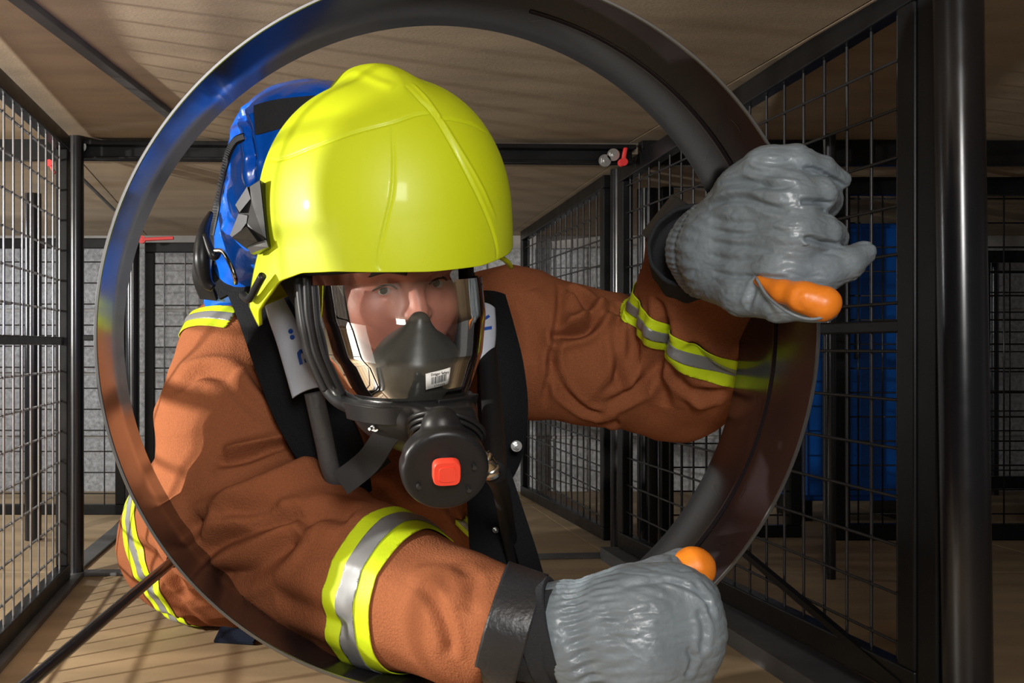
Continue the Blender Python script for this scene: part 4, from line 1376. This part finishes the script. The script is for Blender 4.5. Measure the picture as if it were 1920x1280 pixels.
# ---- trousers and boots trail behind the jacket
def sd_legs(e):
    lg = [sd_chain([Vector((-.12 + s * .09, 2.38, .20)), Vector((-.10 + s * .13, 2.72, .105)), Vector((-.08 + s * .12, 3.06, .085))], [.105, .095, .080]) for s in (-1, 1)]
    fl_ = sd_plane((0, 0, .004), (0, 0, -1)); cut = sd_plane((0, 3.04, 0), (0, 1, 0))
    return lambda p: smax(smax(smin(lg[0](p), lg[1](p), .03), fl_(p), .006), cut(p), .006)
V, Q = surface_nets(sd_legs(0), (-.5, 2.2, -.01), (.3, 3.2, .36), 0.009)
V = relax(V, Q, 2); N = normals_of(V, Q)
V = V + N * (noise(V * 14) * .006)[:, None]
V[:, 2] = np.maximum(V[:, 2], .002)
mesh_obj('trousers', V, Q, M_trous, person)
for s in (-1, 1):
    g = sd_chain([Vector((-.08 + s * .12, 2.98, .075)), Vector((-.08 + s * .12, 3.12, .06)), Vector((-.08 + s * .125, 3.17, .11)), Vector((-.08 + s * .125, 3.19, .17))], [.06, .052, .045, .042], .02)
    V, Q = surface_nets(lambda p: smax(g(p), sd_plane((0, 0, .004), (0, 0, -1))(p), .005), (-.35, 2.85, -.01), (.2, 3.3, .26), .006)
    mesh_obj('boot', relax(V, Q, 1), Q, M_web, person)
M_denim = mat('navy_cloth', (0.012, 0.02, 0.045), 0.8, bump=0.5, bump_scale=300)
hp = [P(x, y, 600 * 2 / (y - CY) * 1.0) for x, y in ((408, 1200), (440, 1203), (480, 1208))]
ribbon('pocket_flap', [Vector((p.x, p.y, .012)) for p in hp], [.045, .04, .03], [(0, -.5, 1)] * 3, .006, M_denim, person)

for c, d, r in ((CUFR_C, CUFR_D, .083), (CUFL_C, CUFL_D, .0485)):
    bm = bmesh.new(); q = c - d * .0275 if r > .08 else c - d * .022
    add_cyl(bm, q, q + d * .002, r, 48)  # second dark disc deeper in the sleeve, again painted shade
    o = bm_obj('cuff_shade_disc', bm, M_knit, jacket); o['label'] = 'dark disc for the shade inside the cuff'
# ------------------------------------------------------------------ gloves
def glove_mesh(name, f, lo, hi, s, m, parent, lines, gather=None, label=None, sub=True):
    creased = sub
    V, Q = surface_nets(f, lo, hi, s)
    V = relax(V, Q, 1)
    if sub: V, Q = subdivide(V, Q)
    N = normals_of(V, Q); b = bvh_of(V, Q)
    d = noise(V * 38) * .0011 + noise(V * np.array([75, 75, 110])) * .0006
    wv = V + .012 * np.stack([noise(V * 20), noise(V * 20 + 9), noise(V * 20 + 17)], 1)
    if creased: d = d - np.clip(.16 - np.abs(noise(wv * np.array([22, 22, 85]))), 0, 1) * .0045 - np.clip(.12 - np.abs(noise(wv * np.array([45, 45, 150]) + 5)), 0, 1) * .0035
    if gather is not None: d = d + gather(V)
    V = V + N * d[:, None]
    V = carve(V, N, b, lines)
    o = mesh_obj(name, V, Q, m, parent)
    if label: o['label'] = label
    return o

def box_of(pts, pad):
    a = np.array([list(p) for p in pts]); return a.min(0) - pad, a.max(0) + pad

# raised glove: back of the hand to the camera, fingers over the rim of the ring
gR = bpy.data.objects.new('glove', None)
bpy.data.objects.remove(gR)
W0, W1 = P(1298, 455, 1.36), P(1335, 468, 1.31)
K5, K4, K3, K2 = P(1440, 322, 1.205), P(1478, 372, 1.175), P(1490, 440, 1.165), P(1470, 508, 1.175)
wr_ = P(1345, 460, 1.285)
fl = [
    sd_chain([P(1350, 420, 1.285), P(1400, 355, 1.235), K5], [.034, .031, .030], .01),
    sd_chain([P(1350, 440, 1.280), P(1410, 405, 1.225), K4], [.036, .032, .031], .01),
    sd_chain([P(1350, 480, 1.280), P(1420, 455, 1.22), K3], [.036, .033, .031], .01),
    sd_chain([P(1350, 505, 1.285), P(1410, 500, 1.225), K2], [.034, .032, .032], .01)]
fin = [
    sd_chain([K5, P(1490, 306, 1.195), P(1540, 318, 1.20), P(1578, 338, 1.21)], [.028, .021, .0155, .0105], .006),
    sd_chain([K4, P(1530, 366, 1.18), P(1541, 376, 1.22), P(1530, 380, 1.27)], [.026, .021, .021, .018], .006),
    sd_chain([K3, P(1535, 438, 1.17), P(1551, 445, 1.21), P(1540, 448, 1.27)], [.029, .0225, .021, .018], .006),
    sd_chain([K2, P(1535, 512, 1.165), P(1585, 495, 1.165), P(1618, 474, 1.17)], [.030, .0235, .019, .014], .006)]
thumb = sd_chain([P(1345, 520, 1.275), P(1395, 552, 1.215), P(1460, 572, 1.165), P(1545, 577, 1.135)], [.030, .024, .0175, .0165], .01)
cuffR = sd_ell(P(1308, 463, 1.345), (.036, .05, .068), frame_from((P(1345, 465, 1.30) - P(1270, 455, 1.40)), Vector((0, 0, 1))).to_3x3() @ Matrix(((0, 0, 1), (1, 0, 0), (0, 1, 0))).transposed() if False else None)
axR = (P(1350, 475, 1.28) - P(1280, 450, 1.38)).normalized()
bandc = P(1330, 468, 1.31)
cutR = sd_plane(P(1312, 462, 1.335), -axR)
def fR(p):
    d = fl[0](p)
    for g in fl[1:]: d = smin(d, g(p), .016)
    e = smin(fin[0](p), fin[1](p), .004)
    e = smin(e, fin[2](p), .004); e = smin(e, fin[3](p), .004)
    d = smin(d, e, .007)
    d = smin(d, thumb(p), .014)
    w = sd_cone(P(1305, 462, 1.355), P(1352, 466, 1.28), .052, .047)(p)
    w2 = sd_ell(P(1312, 466, 1.335), (.034, .045, .062))(p)
    d = smin(d, w, .02); d = smin(d, w2, .01)
    return smax(d, cutR(p), .006)
aR = np.array(axR); cR = np.array(bandc); xR = np.array(frame_from(axR).col[0]); yR = np.array(frame_from(axR).col[1])
def gatherR(V):
    q = V - cR; t = q @ aR; an = np.arctan2(q @ yR, q @ xR)
    ph = 46 * an + 5 * np.sin(3 * an)
    near = np.exp(-(t / .016) ** 2)
    zig = np.abs(((ph / 6.283 + np.clip(t / .05, -1, 1) * .6) % 1) - .5) * 2
    r = np.linalg.norm(q - t[:, None] * aR, axis=1)
    return near * ((zig - .5) * .003) - .003 * np.exp(-((t - .004) / .005) ** 2) + .0008 * np.exp(-((t - .035) / .02) ** 2) * np.sin(ph * .5)
lo, hi = box_of([P(1240, 260, 1.3), P(1650, 620, 1.3), P(1240, 620, 1.42), P(1650, 260, 1.08)], .02)
gR = glove_mesh('glove', fR, lo, hi, .0032, M_leather, person, [
    ([(1505, 316), (1530, 318), (1560, 335), (1588, 352)], .0025, .004),
    ([(1500, 378), (1530, 378), (1560, 384)], .003, .005),
    ([(1505, 452), (1520, 447), (1545, 455), (1572, 460)], .003, .006),
    ([(1498, 376), (1500, 386)], .0022, -.003), ([(1508, 446), (1510, 460)], .0025, -.004),
    ([(1330, 390), (1360, 375), (1400, 372), (1440, 388), (1480, 395)], .004, .004),
    ([(1330, 375), (1380, 360), (1430, 370)], .005, -.003),
    ([(1345, 345), (1400, 340), (1450, 350), (1490, 340)], .004, .003),
    ([(1330, 410), (1400, 420), (1470, 410)], .004, .002),
    ([(1330, 430), (1390, 440), (1440, 430), (1480, 440)], .0035, .0025),
    ([(1330, 455), (1390, 462), (1450, 470)], .0035, .002),
    ([(1330, 480), (1390, 490), (1430, 480)], .0035, .002),
    ([(1335, 510), (1380, 518), (1430, 520), (1480, 522)], .003, .003),
    ([(1410, 300), (1450, 305), (1490, 300)], .004, .0025),
    ([(1395, 315), (1440, 325), (1500, 330)], .004, .0025),
    ([(1420, 345), (1460, 350), (1500, 352)], .004, .0018),
    ([(1420, 520), (1412, 545), (1400, 580)], .004, .003),
    ([(1440, 500), (1480, 490), (1520, 500)], .004, .0015),
], gatherR, 'grey leather glove holding the rim of the ring')
pad = sd_chain([P(1424, 527, 1.172), P(1468, 546, 1.142), P(1505, 556, 1.122), P(1542, 568, 1.115)], [.006, .0115, .0155, .0185], .006)
lo, hi = box_of([P(1400, 500, 1.1), P(1600, 620, 1.2)], .03)
glove_mesh('thumb_patch', pad, lo, hi, .002, M_orange, gR, [([(1500, 540), (1495, 560), (1500, 580)], .004, .0012)], None, 'orange leather thumb', sub=False)
tube('patch_seam', [tuple(P(x, y, d)) for x, y, d in ((1418, 521, 1.165), (1440, 556, 1.145), (1478, 585, 1.115), (1520, 598, 1.108), (1558, 588, 1.108), (1574, 566, 1.112))], .0016, M_leather, gR, seg=8)
cuff('knit_wristlet', P(1318, 508, 1.45), (P(1300, 455, 1.34) - P(1322, 512, 1.45)), .064, .056, .11, M_knit, person, wall=.004, wr=.001, nw=60, seed=3, label='dark knitted wristlet')

# lower glove: gripping the rim low at the right
WL = P(1085, 1190, 1.12)
hand = [
    sd_chain([P(1105, 1165, 1.12), P(1200, 1135, 1.105), P(1275, 1130, 1.10)], [.046, .042, .036], .01),
    sd_chain([P(1100, 1205, 1.12), P(1200, 1200, 1.10), P(1280, 1195, 1.10)], [.050, .050, .042], .01),
    sd_chain([P(1100, 1240, 1.12), P(1190, 1250, 1.10), P(1250, 1260, 1.11)], [.046, .045, .038], .01)]
kn = [sd_chain([P(x0, y0, 1.105), P(x1, y1, 1.115), P(x1 + 12, y1, 1.155), P(x1 - 14, y1 + 2, 1.20)], [.034, .0255, .024, .021], .01)
      for x0, y0, x1, y1 in ((1262, 1118, 1292, 1122), (1275, 1158, 1300, 1164), (1270, 1200, 1296, 1208), (1250, 1245, 1274, 1252))]
thL = sd_chain([P(1180, 1110, 1.14), P(1240, 1088, 1.165), P(1280, 1068, 1.185)], [.03, .025, .0245], .01)
axL2 = (P(1240, 1170, 1.09) - P(1060, 1195, 1.13)).normalized()
cutL = sd_plane(P(1038, 1190, 1.13), -axL2)
def fL(p):
    d = smin(hand[0](p), hand[1](p), .03); d = smin(d, hand[2](p), .03)
    e = smin(smin(kn[0](p), kn[1](p), .006), smin(kn[2](p), kn[3](p), .006), .006)
    d = smin(d, e, .014); d = smin(d, thL(p), .012)
    d = smin(d, sd_cone(P(1030, 1188, 1.135), P(1120, 1188, 1.12), .054, .050)(p), .015)
    return smax(d, cutL(p), .005)
aL3 = np.array(axL2); cL3 = np.array(P(1106, 1188, 1.12)); xL3 = np.array(frame_from(axL2).col[0]); yL3 = np.array(frame_from(axL2).col[1])
def gatherL(V):
    q = V - cL3; t = q @ aL3; an = np.arctan2(q @ yL3, q @ xL3)
    ph = 36 * an + 3 * np.sin(3 * an)
    zig = np.abs(((ph / 6.283 + np.clip(t / .03, -1, 1) * .5) % 1) - .5) * 2
    return np.exp(-(t / .015) ** 2) * ((zig - .5) * .0046) - .005 * np.exp(-((t) / .012) ** 2) + .0009 * np.exp(-((t - .03) / .015) ** 2) * np.sin(ph)
lo, hi = box_of([P(1010, 1030, 1.2), P(1380, 1330, 1.02), P(1380, 1030, 1.24)], .03)
gL = glove_mesh('glove', fL, lo, hi, .0034, M_leather, person, [
    ([(1310, 1140), (1322, 1180), (1315, 1230)], .004, .003),
    ([(1290, 1215), (1300, 1235), (1290, 1270)], .004, .003),
    ([(1240, 1085), (1290, 1100), (1335, 1130)], .003, .003),
    ([(1160, 1100), (1220, 1090), (1260, 1105)], .005, .002),
    ([(1130, 1150), (1180, 1160), (1230, 1140)], .005, .0018),
    ([(1300, 1090), (1325, 1120), (1338, 1160)], .004, .0025),
], gatherL, 'grey leather glove low on the ring')
pad = sd_chain([P(1268, 1076, 1.170), P(1300, 1064, 1.172)], [.0195, .0235], .0)
lo, hi = box_of([P(1230, 1030, 1.2), P(1340, 1110, 1.14)], .03)
glove_mesh('thumb_patch', pad, lo, hi, .002, M_orange, gL, [], None, 'orange leather thumb', sub=False)
cuff('knit_wristlet', P(930, 1180, 1.165), (P(1050, 1192, 1.125) - P(930, 1180, 1.165)), .050, .053, .072, M_knit, person, wall=.004, wr=.0012, nw=60, seed=4, label='dark knitted wristlet')
cuff('knit_roll', P(998, 1188, 1.14), axL2, .0545, .056, .030, M_knit, person, wall=.005, wr=.0009, nw=64, seed=5, label='turned knitted end inside the glove')
# the knit fills the space between the cuff and the raised glove
d_ = (P(1300, 455, 1.34) - P(1322, 512, 1.45)).normalized(); q_ = P(1318, 508, 1.45) + d_ * .085
V, Q = surface_nets(lambda p: smax(sd_cone(P(1322, 512, 1.45), q_, .060, .056)(p), sd_plane(q_, d_)(p), .01), np.array(q_) - .17, np.array(q_) + .1, .005)
knit_core = mesh_obj('knit_wristlet', V, Q, M_knit, person); knit_core['label'] = 'dark knitted wristlet'
# ------------------------------------------------------------------ blue air pack on the back
M_pack = mat('blue_vinyl', (0.004, 0.11, 0.62), 0.27, coat=0.3, bump=0.4, bump_scale=22, bump_dist=0.006, var=0.15)
M_velcro = mat('dark_velcro', (0.03, 0.03, 0.032), 0.95, bump=1.0, bump_scale=300, stretch=(5, 1, 1))
def make_pack():
    root = thing('air_pack', 'bright blue air cylinder cover with zip worn on the back', 'air pack', tuple(P(560, 560, 1.62)))
    top = P(565, 245, 1.50)
    a = [P(590, 312, 1.49), P(562, 430, 1.60), P(540, 560, 1.80), P(520, 640, 2.1)]
    g = sd_chain(a, [.115, .122, .12, .10], .03)
    g2 = sd_box(P(590, 320, 1.50), (.108, .07, .10), None, .055)
    g3 = sd_cone(P(470, 480, 1.56), P(420, 560, 1.62), .05, .03)
    f = lambda p: smin(smin(g(p), g2(p), .04), g3(p), .04)
    V, Q = surface_nets(f, (-.25, 1.3, .45), (.25, 2.3, 1.02), .0055)
    V = relax(V, Q, 3); V, Q = subdivide(V, Q)
    N = normals_of(V, Q); b = bvh_of(V, Q)
    V = V + N * (noise(V * 16) * .006 + (1 - np.abs(noise(V * 30)) * 2) * .002)[:, None]
    V = carve(V, N, b, [
        ([(470, 195), (455, 215), (465, 245), (475, 300), (480, 340)], .006, .008),
        ([(455, 215), (440, 225), (448, 250), (460, 262)], .006, .006),
        ([(480, 290), (470, 320), (478, 345)], .006, .008),
        ([(430, 340), (440, 400), (420, 440)], .012, -.008),
    ])
    cov = mesh_obj('cover', V, Q, M_pack, root)
    b = bvh_of(V, Q)
    # zip along the left side
    zp = [(462, 258), (445, 266), (432, 290), (422, 330), (413, 375), (405, 415), (400, 440)]
    zs = []
    for x, y in zp:
        p = cast(b, x, y)
        if p is None: p = P(x, y, 1.52)
        zs.append(p + Vector((-.003, -.003, .0)))
    ribbon('zip_tape', zs, [.012] * len(zs), [(-.6, -.8, .1)] * len(zs), .002, M_rub, cov)
    cc = catmull([tuple(p) for p in zs], 8)
    bm = bmesh.new()
    for i, c in enumerate(cc[:-1]):
        d = Vector(cc[i + 1] - c).normalized()
        add_box(bm, Vector(c) + Vector((-.0012, -.0016, 0)) * 1.2, (.007, .002, .0022), frame_from(Vector((0, -1, 0)), d))
    o = bm_obj('zip_teeth', bm, M_rub2, cov); o['kind'] = 'stuff'
    # velcro patch on top
    ps = [(478, 224), (510, 215), (545, 210), (590, 206)]
    vs = []
    for x, y in ps:
        p = cast(b, x, y + 6) or P(x, y, 1.45)
        vs.append(p + Vector((0, -.004, .002)))
    ribbon('velcro_strap', vs, [.042] * 4, [(-.1, -1, .2)] * 4, .003, M_velcro, root)
    # carrying buckle at the left: black moulded lever and a bent steel wire
    ribbon('side_strap', [P(398, 425, 1.56), P(385, 470, 1.55), P(380, 520, 1.56), P(392, 560, 1.58)], [.03, .034, .034, .03], [(-.5, -.8, 0)] * 4, .006, M_rub, root)
    tube('buckle_lever', [P(395, 400, 1.53), P(382, 435, 1.50), P(378, 485, 1.49), P(385, 525, 1.50), P(400, 540, 1.50)], [.004, .009, .012, .010, .006], M_blk, root, seg=14)
    tube('buckle_lever', [P(384, 440, 1.49), P(400, 480, 1.48), P(412, 470, 1.49)], [.005, .006, .004], M_blk, root, seg=12)
    tube('wire_loop', [P(402, 470, 1.48), P(418, 472, 1.47), P(432, 495, 1.46), P(441, 520, 1.46), P(442, 530, 1.48)], .0034, M_chrome, root, seg=12)['label'] = 'bent steel wire of the buckle'
    ribbon('side_strap', [P(412, 490, 1.56), P(425, 520, 1.55), P(435, 550, 1.54)], [.045, .045, .04], [(-.3, -.9, 0)] * 3, .006, M_web, root)
    return root
make_pack()

# ------------------------------------------------------------------ harness
M_sleeve = mat('white_coated_sleeve', (0.50, 0.54, 0.62), 0.4, var=0.12, var_scale=14, bump=0.25, bump_scale=45)
M_sleeve2 = mat('blue_print', (0.01, 0.06, 0.32), 0.5)
har = thing('air_pack_harness', 'black padded shoulder harness with white hose sleeves and webbing', 'harness', tuple(P(700, 900, 1.5)))
nn = Vector((-.1, -1, .1))
# left shoulder pad
ribbon('shoulder_pad', [P(478, 520, 1.55), P(505, 590, 1.50), P(535, 670, 1.45), P(575, 760, 1.43), P(625, 850, 1.42), P(665, 925, 1.44)],
       [.09, .085, .085, .09, .085, .05], [(-.25, -1, .15)] * 6, .022, M_web, har, across=8, crown=.006)
# right shoulder pad
ribbon('shoulder_pad', [P(912, 560, 1.53), P(925, 620, 1.49), P(938, 690, 1.47), P(942, 770, 1.46), P(938, 850, 1.47), P(920, 910, 1.48)],
       [.05, .055, .06, .065, .055, .035], [(.1, -1, .1)] * 6, .022, M_web, har, across=8, crown=.006)
# white sleeve over the left hose
wsp = [P(500, 525, 1.44), P(520, 580, 1.40), P(545, 640, 1.37), P(578, 735, 1.345)]
wn = [(-.2, -1, .15)] * 4
ws = ribbon('hose_sleeve', wsp, [.018, .030, .036, .043], wn, .003, M_sleeve, har, across=12, crown=.010)
ws['label'] = 'white printed sleeve on the left shoulder strap'
def on_sleeve(px, py, D=1.0):
    return P(px, py, D)
wv = ws.data
wb_ = BVHTree.FromPolygons([v.co.copy() for v in wv.vertices], [tuple(p.vertices) for p in wv.polygons])
wc = ws.matrix_parent_inverse
def stick(px, py, lift=.0012):
    o = Vector((0, 0, CAMZ)); d = (P(px, py, 1.0) - o).normalized()
    loc, n, i, dist = wb_.ray_cast(o, d)
    return (loc - d * lift) if loc is not None else P(px, py, 1.35)
def decal(poly, name, m, parent):
    V = [tuple(stick(x, y)) for x, y in poly]
    o = mesh_obj(name, V, [tuple(range(len(V)))], m, parent, smooth=False)
    sd = o.modifiers.new('t', 'SOLIDIFY'); sd.thickness = .0004
    return o
for c in ((545, 621), (548, 632)):
    decal([(c[0] + 4.6 * math.cos(t), c[1] + 4.6 * math.sin(t)) for t in np.linspace(0, 6.28, 18)[:-1]], 'printed_mark', M_sleeve2, ws)
decal([(572, 654), (562, 655), (557, 661), (558, 668), (562, 684), (568, 682), (564, 667), (564, 662), (573, 660)], 'printed_mark', M_sleeve2, ws)
decal([(570, 673), (582, 670), (584, 677), (572, 680)], 'printed_mark', M_sleeve2, ws)
# grey corrugated hose below the sleeve
M_hose = mat('grey_hose', (0.09, 0.092, 0.095), 0.45, bump=0.5, bump_scale=120)
h1 = tube('hose', [P(588, 735, 1.35), P(598, 780, 1.35), P(608, 825, 1.36), P(620, 880, 1.38), P(640, 930, 1.42)], .0125, M_hose, har, seg=20)
# right white sleeve end and its hose
ws2 = ribbon('hose_sleeve', [P(905, 575, 1.36), P(906, 610, 1.345), P(905, 640, 1.335), P(903, 662, 1.33), P(901, 676, 1.33)], [.032, .033, .032, .026, .01], [(.1, -1, 0)] * 5, .003, M_sleeve, har, across=10, crown=.008)
ws2['label'] = 'white printed sleeve on the right shoulder strap'
wb_ = BVHTree.FromPolygons([v.co.copy() for v in ws2.data.vertices], [tuple(p.vertices) for p in ws2.data.polygons])
decal([(905, 614), (922, 611), (922, 617), (905, 620)], 'printed_mark', M_sleeve2, ws2)
decal([(905, 596), (916, 590), (919, 594), (907, 602)], 'printed_mark', M_sleeve2, ws2)
tube('hose', [P(905, 560, 1.40), P(914, 660, 1.34), P(922, 760, 1.25), P(928, 850, 1.13), P(926, 885, 1.06)], .012, M_rub, har, seg=20)
# webbing on the chest
ribbon('webbing', [P(905, 880, 1.45), P(915, 940, 1.43), P(925, 1000, 1.42), P(935, 1075, 1.42)], [.045, .055, .065, .07], [(0, -1, .05)] * 4, .008, M_web, har, across=6)
ribbon('webbing', [P(940, 880, 1.40), P(960, 950, 1.39), P(985, 1030, 1.39), P(1000, 1080, 1.40)], [.022, .026, .028, .028], [(0.2, -1, .05)] * 4, .004, M_web, har)
ribbon('webbing', [P(640, 905, 1.44), P(680, 880, 1.46), P(720, 850, 1.48)], [.03, .03, .03], [(-.2, -1, 0)] * 3, .004, M_rub2, har)
bolt('press_stud', P(929, 993, 1.41), (0, -1, 0), har, .0028)
bolt('ring_buckle', P(968, 836, 1.42), (0, -1, 0), har, .005)
tube('hose', [P(922, 885, 1.05), P(940, 920, 1.20), P(950, 980, 1.36), P(965, 1060, 1.42)], .010, M_rub, har, seg=16)
